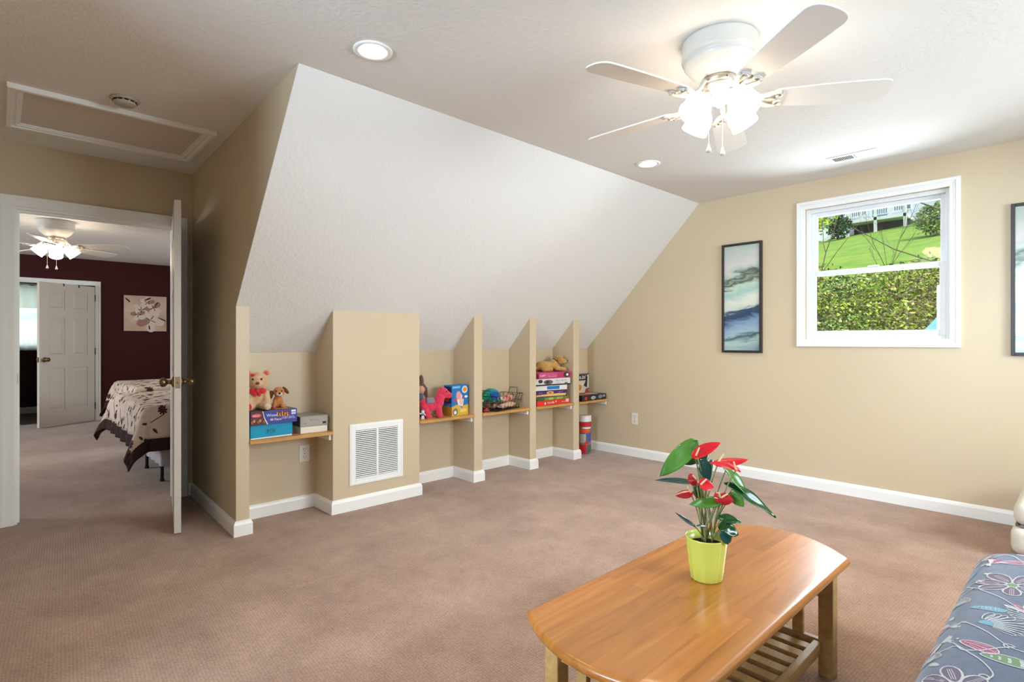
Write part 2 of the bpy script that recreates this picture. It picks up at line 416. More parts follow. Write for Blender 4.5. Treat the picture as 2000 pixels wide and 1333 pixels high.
def six_panel_door(name, loc, rz, w, h=2.0, t=.036, latch=True):
    r = sroot(name, loc, rz)
    st, ms = .112 * w / .8, .10 * w / .8
    zr = [(.012, .225), (.80, .965), (1.50, 1.60), (1.865, h)]      # rails
    sl = MB().box(0, w, -t / 2 + .008, t / 2 - .008, .012, h)
    for s in (-1, 1):
        y0, y1 = (t / 2 - .008, t / 2) if s > 0 else (-t / 2, -t / 2 + .008)
        for a, b in ((0, st), (w - st, w)): sl.box(a, b, y0, y1, .012, h)
        for a, b in zr: sl.box(st, w - st, y0, y1, a, b)
        for (_, a), (b, _) in zip(zr, zr[1:]): sl.box(w / 2 - ms / 2, w / 2 + ms / 2, y0, y1, a, b)
    sl.build('slab', DOORW, r)
    for (_, a), (b, _) in zip(zr, zr[1:]):
        for x0, x1 in ((st, w / 2 - ms / 2), (w / 2 + ms / 2, w - st)):
            for s in (-1, 1):
                g = .022; y = s * (t / 2 - .008); yo = s * (t / 2 - .001)
                o = [(x0 + g, y, a + g), (x1 - g, y, a + g), (x1 - g, y, b - g), (x0 + g, y, b - g)]
                k = .045
                i = [(x0 + k, yo, a + k), (x1 - k, yo, a + k), (x1 - k, yo, b - k), (x0 + k, yo, b - k)]
                MB().add(o + i, [(4, 5, 6, 7)] + [(q, (q + 1) % 4, (q + 1) % 4 + 4, q + 4) for q in range(4)]).build('panel', DOORW, r)
    for s in (-1, 1):
        kb = MB().lathe([(.0, 0), (.032, 0), (.033, .006), (.02, .012), (.012, .02), (.012, .032), (.022, .040), (.029, .052), (.028, .064), (.018, .073), (0, .076)], 20,
                        (w - .068, s * t / 2, .92), (0, s, 0))
        kb.build('knob', BRASS, r, smooth=True)
    MB().box(w - .0005, w + .0012, -.013, .013, .885, .955).build('latch_plate', mat('latch_brass', C(196, 180, 140), .3, .5, metal=1.0), r)
    MB().lathe([(.006, 0), (.006, .008), (0, .009)], 10, (w + .0005, 0, .92), (1, 0, 0)).build('latch_bolt', BRASS, r)
    for z in (.22, 1.02, 1.80):
        MB().box(-.002, .0, -t / 2, t / 2, z - .045, z + .045).lathe([(.006, -.048), (.006, .048)], 10, (-.004, t / 2 + .004, z)).build('hinge', STEEL, r)
    return r
six_panel_door('door_1', (XD + .012, .955, 0), math.atan2(.785 - .955, .92), .925, 2.022)

# ------------------------------------------------------------------ gable window (double hung)
w1 = sroot('window_1', (-1.1175, YW, 1.125))
cx0, cx1, cz0, cz1 = -1.633, -.602, 1.125, 2.280
def mitre_board(a, b, c, d, name, parent):
    # a,b outer corners, c,d inner corners (x,z); stepped profile towards the room
    mb = MB(); y = YW
    def lay(f0, f1, yy0, yy1):
        def L(p, q, f): return (p[0] + (q[0] - p[0]) * f, p[1] + (q[1] - p[1]) * f)
        p0, p1, p2, p3 = L(a, d, f0), L(b, c, f0), L(b, c, f1), L(a, d, f1)
        mb.prism([(p[0], yy0, p[1]) for p in (p0, p1, p2, p3)], (0, yy1 - yy0, 0))
    lay(0, 1, y - .014, y + .002); lay(.04, .42, y - .022, y - .014); lay(.5, .62, y - .018, y - .014)
    return mb.build(name, TRIM, parent, world=True, bevel=.002)
O = [(cx0, cz0), (cx1, cz0), (cx1, cz1), (cx0, cz1)]; I = [(WIN[0], WIN[2]), (WIN[1], WIN[2]), (WIN[1], WIN[3]), (WIN[0], WIN[3])]
for k in range(4): mitre_board(O[k], O[(k + 1) % 4], I[(k + 1) % 4], I[k], 'casing', w1)
def frame_y(mb, x0, x1, z0, z1, w, y0, y1, wb=None, wt=None):
    wb = wb or w; wt = wt or w
    mb.box(x0, x0 + w, y0, y1, z0, z1).box(x1 - w, x1, y0, y1, z0, z1)
    mb.box(x0 + w, x1 - w, y0, y1, z0, z0 + wb).box(x0 + w, x1 - w, y0, y1, z1 - wt, z1); return mb
frame_y(MB(), WIN[0], WIN[1], WIN[2], WIN[3], .026, YW + .03, YW + .12).build('frame', VINYL, w1, world=True, bevel=.002)
ix0, ix1 = WIN[0] + .026, WIN[1] - .026
for nm, z0, z1, y0, wb, wt in (('sash', 1.690, WIN[3] - .026, YW + .080, .035, .030), ('sash', WIN[2] + .026, 1.725, YW + .045, .040, .038)):
    s = frame_y(MB(), ix0, ix1, z0, z1, .036, y0, y0 + .032, wb, wt).build(nm, VINYL, w1, world=True, bevel=.003)
    MB().box(ix0 + .03, ix1 - .03, y0 + .014, y0 + .018, z0 + .03, z1 - .025).build('pane', GLASS, s, world=True)
MB().box(-1.15, -1.08, YW + .028, YW + .046, 1.722, 1.735).build('sash_lock', VINYL, w1, world=True, bevel=.003)
# gable window behind the camera
w2 = sroot('window_2', (-1.12, -2.6, 1.1))
frame_y(MB(), WIN2[0] - .06, WIN2[1] + .06, WIN2[2] - .06, WIN2[3] + .06, .06, -2.602, -2.58).build('casing', TRIM, w2, world=True, bevel=.003)
s = frame_y(MB(), WIN2[0], WIN2[1], WIN2[2], WIN2[3], .05, -2.69, -2.65).box(-1.15, -1.09, -2.69, -2.65, 1.1, 2.22).build('sash', VINYL, w2, world=True)
MB().box(WIN2[0] + .04, WIN2[1] - .04, -2.673, -2.669, 1.14, 2.18).build('pane', GLASS, s, world=True)

w5 = sroot('window_dormer_added', (1.55, 3.05, 1.02)); cm = MB(); sm = MB()  # unseen window of the added dormer
def frame_x(mb, x0, x1, y0, y1, z0, z1, w): return mb.box(x0, x1, y0, y0 + w, z0, z1).box(x0, x1, y1 - w, y1, z0, z1).box(x0, x1, y0 + w, y1 - w, z0, z0 + w).box(x0, x1, y0 + w, y1 - w, z1 - w, z1)
frame_x(cm, 1.53, 1.552, WIN5[0] - .06, WIN5[1] + .06, WIN5[2] - .06, WIN5[3] + .06, .06).build('casing', TRIM, w5, world=True, bevel=.003)
s = frame_x(sm, 1.60, 1.64, *WIN5, .05).box(1.60, 1.64, 3.02, 3.08, WIN5[2], WIN5[3]).build('sash', VINYL, w5, world=True)
MB().box(1.618, 1.622, WIN5[0] + .04, WIN5[1] - .04, WIN5[2] + .04, WIN5[3] - .04).build('pane', GLASS, s, world=True)

# ------------------------------------------------------------------ ceiling fittings
GLOW = mat('lamp_glow', C(255, 246, 230), .5, emit=((1, .82, .60, 1), CAN))
for i, (x, y) in enumerate(CANS):
    t = thing('recessed_light', ['round white recessed ceiling light above the hall-side slope, larger in view', 'round white recessed ceiling light nearer the window, below the fan in view', 'added recessed ceiling light over the corner seat, out of view'][i], 'ceiling light', (x, y, H), 0, 'recessed lights along the slope')
    MB().ring([(.084, -.001), (.083, -.006), (.066, -.008), (.054, .0), (.050, .055), (.053, .055), (.058, -.0005)], 40).build('trim_ring', TRIM, t, smooth=True)
    MB().lathe([(.0, .030), (.030, .034), (.046, .046), (.050, .056)], 32).build('bulb', GLOW, t, smooth=True)
t = thing('smoke_detector', 'round smoke detector on the hall ceiling beside the attic hatch', 'smoke detector', (-3.478, .483, H))
MB().lathe([(.066, 0), (.066, -.008), (.058, -.012), (.054, -.012)], 32).build('base', mat('aged_plastic', C(190, 182, 165), .5), t, smooth=True)
MB().lathe([(.050, -.010), (.052, -.020), (.046, -.030), (.020, -.034), (0, -.034)], 32).build('cover', mat('aged_plastic', C(190, 182, 165), .5), t, smooth=True)
for k in range(12):
    a = k * math.pi / 6; M = Matrix.Rotation(a, 4, 'Z')
    MB().box(.047, .0535, -.009, .009, -.019, -.013, M).build('slot', DARKGAP, t)

hx0, hx1, hy0, hy1 = -4.31, -3.63, .03, .965
t = thing('attic_hatch', 'framed white attic access hatch in the hall ceiling', 'hatch', ((hx0 + hx1) / 2, (hy0 + hy1) / 2, H))
HATCHM = mat('hatch_paint', C(222, 212, 204), .7, .2, bump=(40, .15, .003))
MB().box(hx0 + .05, hx1 - .05, hy0 + .05, hy1 - .05, H - .006, H - .0005).build('panel', HATCHM, t, world=True)
w = .062
Oh = [(hx0, hy0), (hx1, hy0), (hx1, hy1), (hx0, hy1)]; Ih = [(hx0 + w, hy0 + w), (hx1 - w, hy0 + w), (hx1 - w, hy1 - w), (hx0 + w, hy1 - w)]
for k in range(4):
    a, b, c, d = Oh[k], Oh[(k + 1) % 4], Ih[(k + 1) % 4], Ih[k]; mb = MB()
    def L(p, q, f): return (p[0] + (q[0] - p[0]) * f, p[1] + (q[1] - p[1]) * f)
    prf = [(0, 0), (0, .022), (.06, .026), (.34, .026), (.4, .022), (.4, .014), (.62, .014), (.64, .019), (.78, .019), (.8, .014), (1, .014), (1, 0)]
    ra = [Vector((*L(a, d, f), H - .0003 - dz)) for f, dz in prf]; rb_ = [Vector((*L(b, c, f), H - .0003 - dz)) for f, dz in prf]
    mb.grid([ra, rb_], closed=True); n = len(prf); mb.f += [tuple(range(n)), tuple(range(2 * n - 1, n - 1, -1))]; mb.mi += [0, 0]
    mb.build('moulding', TRIM, t, world=True)

t = thing('ceiling_vent', 'white louvred air register in the ceiling above the window', 'vent', (-1.117, 4.262, H))
MB().box(-.152, -.128, -.072, .072, -.006, 0).box(.128, .152, -.072, .072, -.006, 0).box(-.128, .128, -.072, -.045, -.006, 0).box(-.128, .128, .045, .072, -.006, 0).box(-.006, .006, -.045, .045, -.007, 0).build('frame', TRIM, t, bevel=.002)
MB().box(-.13, .13, -.047, .047, -.0012, -.0002).build('duct_shade', DARKGAP, t)  # flat dark sheet, its colour stands in for shade behind the louvres
for k in range(24):
    x = -.122 + k * .0106
    if abs(x) < .008: continue
    a = R(38 if x < 0 else -38); M = Matrix.Translation((x, 0, -.0045)) @ Matrix.Rotation(a, 4, 'Y')
    MB().box(-.0048, .0048, -.045, .045, -.0006, .0006, M).build('louvre', TRIM, t)

# ------------------------------------------------------------------ ceiling fans
FANW = mat('fan_white_enamel', C(206, 201, 193), .35, .5)
BLADE = mat('fan_blade_white', C(244, 241, 236), .42, .4)
SHADE = mat('frosted_lamp_shade', C(255, 250, 240), .4, emit=((1, .84, .64, 1), LAMP))
def make_fan(label, group, loc, rz, lamp_rz):
    t = thing('ceiling_fan', label, 'ceiling fan', loc, rz, group)
    MB().lathe([(.150, 0), (.152, -.010), (.150, -.055), (.154, -.062), (.154, -.072), (.146, -.078), (.142, -.086), (.144, -.094), (.136, -.104), (.120, -.125), (.095, -.148), (.075, -.160), (.0, -.160)], 48).build('motor_housing', FANW, t, smooth=True)
    MB().lathe([(.072, -.158), (.074, -.186), (.0, -.186)], 32).build('flywheel', mat('fan_metal', C(196, 184, 168), .35, metal=.8), t, smooth=True)
    MB().lathe([(.062, -.184), (.066, -.192), (.066, -.222), (.056, -.246), (.030, -.262), (.012, -.268), (.010, -.278), (0, -.281)], 32).build('switch_housing', FANW, t, smooth=True)
    for k in range(5):
        M = Matrix.Rotation(R(72 * k), 4, 'Z')
        P = Matrix.Rotation(R(-12), 4, 'X')
        zt = -.250
        # blade
        rows = []
        N = 22
        for u in [i / 18 * .88 for i in range(19)] + [.88 + .12 * math.sin(i * math.pi / 24) for i in range(1, 13)]:
            x = .205 + .455 * u
            hw = (.052 + .020 * math.sin(min(1, u * 1.15) * math.pi / 2))
            if u > .88: hw *= max(.02, 1 - min(1, (u - .88) / .12) ** 2.6) ** (1 / 2.6)
            if u < .05: hw *= .72 + .28 * (u / .05)
            rows.append([M @ (P @ Vector((x, v * hw, 0)) + Vector((0, 0, zt))) for v in (-1, -.95, -.5, 0, .5, .95, 1)])
        MB().grid(rows).build('blade', BLADE, t, solid=.006, smooth=False)
        # blade iron: arm that forks into two scrolls under the blade
        br = MB()
        arm = [(.066, 0, -.176), (.088, 0, -.186), (.108, 0, -.218), (.130, 0, -.240), (.155, 0, -.256)]
        br.tube([M @ Vector(p) for p in arm], [.012, .011, .010, .010, .009], 8)
        def pl(x, y, z=-.008): return M @ (P @ Vector((x, y, z)) + Vector((0, 0, zt)))
        for s in (-1, 1):
            pts = []
            for i in range(9):
                u = i / 8; pts.append(pl(.150 + .085 * u, s * (.010 + .034 * math.sin(u * math.pi * .55))))
            br.tube(pts, [.011 - .003 * i / 8 for i in range(9)], 8)
            sp = []
            for i in range(15):
                a = s * (i / 14 * 1.6 * math.pi); rr = .019 * (1 - .55 * i / 14)
                sp.append(pl(.232 - .0 + rr * math.sin(abs(a)) * .9, s * (.024 + rr * math.cos(a))))
            br.tube(sp, .0062, 6)
        br.tube([pl(.150, 0), pl(.20, 0), pl(.225, 0)], [.010, .008, .004], 8)
        # thin web that fills the fork
        web = [pl(.148, -.010, -.005), pl(.19, -.030, -.005), pl(.225, -.040, -.005), pl(.235, 0, -.005), pl(.225, .040, -.005), pl(.19, .030, -.005), pl(.148, .010, -.005)]
        n = (web[2] - web[0]).cross(web[4] - web[0]).normalized() * .002
        br.prism(web, n)
        br.build('blade_iron', FANW, t, smooth=True)
    for k in range(4):
        M = Matrix.Rotation(R(90 * k + lamp_rz), 4, 'Z')
        d = (M @ Vector((.66, 0, -.75))).normalized(); o = M @ Vector((.066, 0, -.236))
        MB().tube([M @ Vector((.045, 0, -.226)), M @ Vector((.062, 0, -.228)), o + d * .02], .012, 10).lathe([(.022, .012), (.026, .018), (.026, .034), (.0, .034)], 16, o, d).build('lamp_holder', FANW, t, smooth=True)
        MB().lathe([(.026, .026), (.034, .034), (.047, .050), (.054, .070), (.056, .090), (.055, .108), (.058, .128), (.0555, .128), (.052, .108), (.053, .090), (.051, .070), (.044, .052), (.030, .036)], 28, o, d).build('lamp_shade', SHADE, t, smooth=True)
    for x, y, z in ((-.052, -.045, -.478), (.010, -.012, -.482)):
        ch = MB().tube([(x, y, -.235), (x, y, z + .03)], .0016, 6).build('pull_chain', FANW, t)
        MB().lathe([(.0, .034), (.004, .030), (.006, .018), (.011, .006), (.011, .0), (.007, -.004), (0, -.005)], 14, (x, y, z)).build('pull_knob', FANW, ch, smooth=True)
    return t
make_fan('white five-blade ceiling fan with four glowing shades in the playroom', 'white ceiling fans', (-1.083, 2.226, H), R(38), 33)
make_fan('white ceiling fan with lit shades in the maroon bedroom', 'white ceiling fans', (-7.10, .42, 2.37), R(56), 31)

# ------------------------------------------------------------------ return air grille on the column
t = thing('air_return_grille', 'white return air grille with two banks of slats on the column', 'air grille', (XK, 1.973, .38))
y0, y1, z0, z1 = 1.761, 2.185, .170, .592
x = XK
MB().box(x - .001, x + .001, y0 + .04, y1 - .04, z0 + .04, z1 - .04).build('duct_shade', DARKGAP, t, world=True)  # dark sheet paints the shade of the hollow behind the slats
f = MB()
for a, b, c, d in ((y0, y0 + .045, z0, z1), (y1 - .045, y1, z0, z1), (y0 + .045, y1 - .045, z0, z0 + .045), (y0 + .045, y1 - .045, z1 - .045, z1)):
    f.box(x - .0015, x + .009, a, b, c, d)
f.box(x - .001, x + .012, (y0 + y1) / 2 - .008, (y0 + y1) / 2 + .008, z0 + .045, z1 - .045)
f.build('frame', TRIM, t, world=True, bevel=.002)
frame2 = MB()
for a, b, c, d in ((y0 + .01, y0 + .016, z0 + .01, z1 - .01), (y1 - .016, y1 - .01, z0 + .01, z1 - .01), (y0 + .016, y1 - .016, z0 + .01, z0 + .016), (y0 + .016, y1 - .016, z1 - .016, z1 - .01)):
    frame2.box(x + .009, x + .0115, a, b, c, d)
frame2.build('frame_bead', TRIM, t, world=True)
sl = {}
NS = 25; ym = (y0 + y1) / 2
for bank, (a, b) in enumerate(((y0 + .045, ym - .008), (ym + .008, y1 - .045))):
    for k in range(NS):
        zc = z0 + .052 + (z1 - z0 - .104) * k / (NS - 1)
        M = Matrix.Translation((x + .006, 0, zc)) @ Matrix.Rotation(R(40), 4, 'Y')
        MB().box(-.0048, .0048, a, b, -.0009, .0009, M).build('slat', TRIM, t, world=True)

# ------------------------------------------------------------------ power outlets
def outlet(label, o, ux, n):
    ux = Vector(ux); n = Vector(n); uz = Vector((0, 0, 1)); o = Vector(o)
    t = thing('wall_outlet', label, 'outlet', o, 0, 'power outlets')
    def slab(w, h, a, b, zc=0, xc=0):
        p = [o + ux * (xc + sx * w / 2) + uz * (zc + sz * h / 2) + n * a for sx, sz in ((-1, -1), (1, -1), (1, 1), (-1, 1))]
        return MB().prism(p, n * (b - a))
    slab(.072, .116, 0, .005).build('cover_plate', mat('outlet_white', C(236, 230, 218), .35), t, world=True, bevel=.002)
    for zc in (-.026, .026):
        sk = slab(.034, .030, .005, .0065, zc).build('socket', mat('outlet_white', C(236, 230, 218), .35), t, world=True, bevel=.001)
        for xc, h in ((-.008, .010), (.008, .008)):
            slab(.003, h, .0064, .0069, zc + .004, xc).build('slot', DARKGAP, sk, world=True)
        slab(.005, .005, .0064, .0069, zc - .008).build('ground_hole', DARKGAP, sk, world=True)
    slab(.006, .006, .005, .006).build('screw', STEEL, t, world=True)
outlet('white power outlet below the shelf with the teddy bear', (XB, 1.563, .383), (0, 1, 0), (1, 0, 0))
outlet('white power outlet low on the window wall by the alcoves', (-3.177, YW, .383), (1, 0, 0), (0, -1, 0))

# ------------------------------------------------------------------ alcove shelves
def shelf_mat(nm, a, b): return mat(nm, a, .45, .4, noise=(9, .8, b, (6, .5, 6)))
SHELFW = shelf_mat('oak_shelf', C(208, 158, 92), C(184, 130, 66))
SZ = .562
def shelf(label, y0, y1):
    t = thing('wall_shelf', label, 'shelf', (-3.645, (y0 + y1) / 2, SZ - .022), 0, 'shelves in the alcoves')
    MB().box(XB + .001, -3.497, y0 + .001, y1 - .001, SZ - .022, SZ).build('board', SHELFW, t, world=True, bevel=.002)
    for a, b, xe in ((y0 + .001, y0 + .018, XK - .14), (y1 - .018, y1 - .001, XK - .02)):
        MB().box(XB + .001, xe, a, b, SZ - .062, SZ - .0225).build('cleat', TRIM, t, world=True, bevel=.002)
shelf('wooden alcove shelf under the teddy bear and teal box', 1.11, 1.643)
shelf('wooden alcove shelf under the pink toy horse', 2.335, 2.871)
shelf('wooden alcove shelf under the wire basket', 2.96, 3.527)
shelf('wooden alcove shelf under the tall stack of board games', 3.607, 4.136)
shelf('wooden alcove shelf in the corner by the window wall', 4.222, 4.70)

# ------------------------------------------------------------------ framed seascape panels
def art_mat(name, seed):
    m = mat(name, (1, 1, 1, 1), .25, .5, coat=.6)
    nt = m.node_tree; b = nt.nodes['Principled BSDF']; L = nt.links.new
    tc = nt.nodes.new('ShaderNodeTexCoord'); sx = nt.nodes.new('ShaderNodeSeparateXYZ')
    mp = nt.nodes.new('ShaderNodeMapping'); mp.inputs['Scale'].default_value = (2.2, 1, 7); mp.inputs['Location'].default_value = (seed, seed * 2, 0)
    nz = nt.nodes.new('ShaderNodeTexNoise'); nz.inputs['Scale'].default_value = 2.2; nz.inputs['Detail'].default_value = 7; nz.inputs['Distortion'].default_value = .7
    ma = nt.nodes.new('ShaderNodeMath'); ma.operation = 'MULTIPLY_ADD'; ma.inputs[1].default_value = .20
    mr = nt.nodes.new('ShaderNodeMapRange'); mr.inputs[1].default_value = -.47; mr.inputs[2].default_value = .47
    tl = nt.nodes.new('ShaderNodeMath'); tl.operation = 'MULTIPLY_ADD'; tl.inputs[1].default_value = -.22
    cr = nt.nodes.new('ShaderNodeValToRGB'); e = cr.color_ramp.elements
    stops = [(0, C(120, 150, 158)), (.08, C(176, 200, 196)), (.14, C(60, 84, 96)), (.17, C(160, 186, 196)), (.27, C(128, 158, 190)), (.33, C(28, 58, 96)), (.37, C(44, 76, 104)), (.40, C(206, 214, 200)), (.47, C(226, 226, 212)),
             (.55, C(160, 200, 190)), (.61, C(196, 214, 196)), (.645, C(74, 92, 76)), (.68, C(150, 160, 138)), (.70, C(70, 84, 74)), (.735, C(176, 198, 184)), (.79, C(216, 208, 202)), (.88, C(204, 204, 196)), (1, C(176, 192, 178))]
    e[0].position, e[0].color = stops[0]; e[1].position, e[1].color = stops[-1]
    for p, c in stops[1:-1]:
        q = e.new(p); q.color = c
    L(tc.outputs['Object'], mp.inputs[0]); L(mp.outputs[0], nz.inputs['Vector']); L(tc.outputs['Object'], sx.inputs[0])
    L(sx.outputs['X'], tl.inputs[0]); L(sx.outputs['Z'], tl.inputs[2])
    L(nz.outputs['Fac'], ma.inputs[0]); L(tl.outputs[0], ma.inputs[2])
    sb = nt.nodes.new('ShaderNodeMath'); sb.operation = 'SUBTRACT'; sb.inputs[1].default_value = .10
    L(ma.outputs[0], sb.inputs[0]); L(sb.outputs[0], mr.inputs[0]); L(mr.outputs[0], cr.inputs[0]); L(cr.outputs[0], b.inputs['Base Color'])
    return m
FRAME = mat('dark_brown_frame', C(48, 36, 32), .4, .5, noise=(20, .5, C(30, 22, 20)))
def art(label, x0, x1, z0, z1, seed):
    t = thing('framed_picture', label, 'picture', ((x0 + x1) / 2, YW, (z0 + z1) / 2), 0, 'tall seascape pictures')
    d = .028; w = .020; hx, hz = (x1 - x0) / 2, (z1 - z0) / 2
    for a, b, c, e in ((-hx, -hx + w, -hz, hz), (hx - w, hx, -hz, hz), (-hx + w, hx - w, -hz, -hz + w), (-hx + w, hx - w, hz - w, hz)):
        MB().box(a, b, -d, 0, c, e).build('frame_side', FRAME, t, bevel=.002)
    MB().box(-hx + w, hx - w, -.016, -.002, -hz + w, hz - w).build('print', art_mat('seascape_print_%d' % seed, seed), t)
art('tall narrow abstract seascape in dark frame left of the window', -2.253, -1.905, 1.070, 2.020, 1)
art('tall abstract seascape in dark frame right of the window, cut by the photo edge', -.353, -.005, 1.078, 2.040, 5)

# ------------------------------------------------------------------ boxed games, books and toys
def flat(name, r, g, b, rough=.4): return mat(name, C(r, g, b), rough, .4)
class Box:
    """cardboard box with lid and bottom; front face looks +x, left side looks -y"""
    def __init__(s, name, label, cat, loc, rz, d, w, h, m, lid=1.0, m2=None, group=None, bev=.0015):
        s.r = thing(name, label, cat, loc, R(rz), group); s.d, s.w, s.h = d, w, h
        zl = h * (1 - lid)
        s.body = MB().box(-d / 2, d / 2, -w / 2, w / 2, zl, h).build('lid' if lid < 1 else 'body', m, s.r, bevel=bev)
        if lid < 1: MB().box(-d / 2 + .002, d / 2 - .002, -w / 2 + .002, w / 2 - .002, 0, zl).build('bottom', m2 or m, s.r, bevel=.001)
    def P(s, face, u, v, e=.0006):
        if face == 'f': return Vector((s.d / 2 + e, -s.w / 2 + u * s.w, v * s.h))
        if face == 'l': return Vector((-s.d / 2 + u * s.d, -s.w / 2 - e, v * s.h))
        if face == 't': return Vector((s.d / 2 - v * s.d, -s.w / 2 + u * s.w, s.h + e))
    def poly(s, face, pts, m, name='print', e=.0006):
        MB().add([s.P(face, u, v, e) for u, v in pts], [tuple(range(len(pts)))]).build(name, m, s.body)
    def rect(s, face, u0, u1, v0, v1, m, name='print', e=.0006): s.poly(face, [(u0, v0), (u1, v0), (u1, v1), (u0, v1)], m, name, e)
    def oval(s, face, u, v, ru, rv, m, name='print', e=.0008, n=18):
        s.poly(face, [(u + ru * math.cos(2 * math.pi * k / n), v + rv * math.sin(2 * math.pi * k / n)) for k in range(n)], m, name, e)
    def marks(s, face, u0, u1, v0, v1, m, n, seed=0, name='lettering', e=.0009):
        """a row of unreadably small printed characters"""
        rnd = random.Random(seed); mb = MB(); du = (u1 - u0) / n
        for k in range(n):
            a = u0 + k * du; b = a + du * rnd.uniform(.45, .8); t = v0 + (v1 - v0) * rnd.uniform(.65, 1)
            sh = rnd.choice((0, 1, 2)); tk = du * .24
            def q(a, b, c, d): mb.add([s.P(face, *p, e) for p in ((a, c), (b, c), (b, d), (a, d))], [(0, 1, 2, 3)])
            q(a, a + tk, v0, t)
            if sh != 1: q(a, b, v0, v0 + (v1 - v0) * .2)
            if sh != 0: q(a, b, t - (v1 - v0) * .2, t)
            if sh == 2: q(b - tk, b, v0, t)
        mb.build(name, m, s.body)
    def text(s, face, u, v, txt, size, m, bold=0, e=.0009, ang=0):
        o = s.P(face, u, v, e); ux = Vector((0, 1, 0)) if face == 'f' else Vector((1, 0, 0)); uy = Vector((0, 0, 1))
        ca, sa = math.cos(R(ang)), math.sin(R(ang))
        text_mb(txt, size, o, ux * ca + uy * sa, uy * ca - ux * sa, bold).build('lettering', m, s.body)
WHITE = flat('print_white', 240, 238, 232); PBLACK = flat('print_black', 28, 26, 28); PRED = flat('print_red', 206, 40, 40)
PBLUE = flat('print_blue', 46, 66, 158); PYEL = flat('print_yellow', 232, 190, 72); PPURP = flat('print_purple', 92, 44, 104)

# --- first alcove
b = Box('storage_box', 'teal cardboard box with white base under the puzzle box', 'box', (-3.655, 1.250, SZ), 3, .225, .262, .088, flat('teal_card', 0, 150, 190), .9, WHITE)
b.marks('f', .36, .60, .42, .66, flat('teal_print_dark', 0, 92, 116), 9, 3); b.rect('f', .36, .58, .33, .36, flat('teal_print_dark', 0, 92, 116))
b = Box('puzzle_box', 'blue jigsaw puzzle box under the plush toys', 'puzzle box', (-3.640, 1.262, SZ + .089), 1, .235, .286, .085, flat('puzzle_blue', 56, 66, 150))
b.poly('f', [(0, .0), (.34, .0), (.30, .42), (.24, 1), (0, 1)], flat('puzzle_maroon', 84, 34, 40)); b.poly('f', [(.34, .0), (.365, 0), (.285, .55), (.255, 1), (.24, 1), (.275, .5)], WHITE, e=.001)
b.oval('f', .12, .70, .105, .14, flat('print_pink_red', 222, 80, 92)); b.marks('f', .05, .19, .64, .76, WHITE, 8, 21, e=.0012)
for k in range(7): b.oval('f', .03 + k * .042, .22 + .1 * (k % 3), .024, .12, flat('puzzle_tone%d' % (k % 3), *((150, 96, 50), (196, 140, 80), (110, 50, 44))[k % 3]), e=.0009 + .0002 * k)
b.text('f', .33, .55, 'Wood', .026, flat('print_pale_blue', 190, 208, 240), .0006)
b.rect('f', .54, .83, .5, .92, flat('puzzle_red_band', 120, 38, 60)); b.marks('f', .55, .83, .52, .86, flat('print_gold', 226, 196, 96), 5, 8, e=.0012)
b.text('f', .40, .24, '48 Piece', .021, flat('print_pale_pink', 226, 200, 214), .0005); b.marks('f', .66, .96, .30, .50, flat('print_pale_pink', 226, 200, 214), 13, 9)
b.rect('f', .87, .97, .58, .74, flat('print_pale_blue', 190, 208, 240)); b.rect('f', .87, .97, .78, .92, WHITE)
b.rect('t', .02, .98, .03, .97, flat('puzzle_lid_brown', 120, 76, 50)); b.oval('t', .72, .35, .16, .25, flat('puzzle_lid_tan', 196, 150, 100)); b.oval('t', .5, .3, .10, .18, flat('puzzle_lid_rust', 150, 60, 44), e=.001)
b = Box('storage_box', 'cream flat box under the grey box, beside the teal box', 'box', (-3.655, 1.535, SZ), -2, .21, .180, .042, flat('cream_card', 236, 226, 210))
b = Box('storage_box', 'grey printed box lying on a cream one in the bear alcove', 'box', (-3.655, 1.535, SZ + .043), -2, .215, .186, .068, mat('grey_card', C(150, 146, 138), .5, .4, noise=(30, .7, C(176, 170, 160), (1, 6, 1))))
b.rect('f', .08, .94, .12, .86, flat('grey_print', 170, 164, 154)); b.rect('f', .80, .93, .18, .38, PBLACK, e=.001); b.marks('f', .34, .66, .58, .72, flat('grey_print_dark', 120, 114, 106), 11, 5); b.marks('f', .12, .20, .22, .42, flat('grey_print_dark', 120, 114, 106), 3, 6)
b.rect('l', .03, .97, .05, .95, flat('grey_side_dark', 70, 64, 56))

def plush(name, label, loc, rz, m, parts, vox=.005, cat='plush toy'):
    t = thing(name, label, cat, loc, R(rz)); mb = MB()
    for p in parts:
        if p[0] == 'b': mb.ball(p[1], p[2])
        else: mb.capsule(*p[1:])
    mb.build('body', m, t, remesh=vox); return t
def fur(nm, c1, c2): return mat(nm, c1, .95, .1, noise=(40, .7, c2), bump=(260, .7, .004), sheen=.4)
def bead(t, name, c, r, m, **k): return MB().ball(c, r, 12, 8).build(name, m, t, smooth=True)
EYE = mat('toy_eye', C(20, 14, 12), .15)
CREAMF = fur('cream_fur', C(226, 190, 150), C(206, 164, 120)); REDF = fur('red_plush', C(226, 58, 62), C(200, 40, 48)); PINKF = fur('pink_plush', C(238, 130, 116), C(224, 104, 98))
bt = plush('teddy_bear', 'cream teddy bear with red bow sitting on the puzzle box', (-3.630, 1.200, SZ + .174), -22, CREAMF,
      [('b', (0, 0, .062), (.046, .05, .062)), ('b', (.010, 0, .158), (.050, .056, .052)), ('b', (.048, .004, .146), (.026, .028, .022)),
       ('b', (-.005, .046, .204), (.012, .020, .020)), ('b', (-.005, -.046, .204), (.012, .020, .020)),
       ('c', (.012, .040, .090), (.048, .052, .040), .021, .019), ('c', (.012, -.040, .090), (.050, -.050, .045), .021, .019),
       ('c', (.020, .030, .024), (.085, .052, .026), .026, .023), ('c', (.020, -.030, .024), (.090, -.040, .026), .026, .023)])
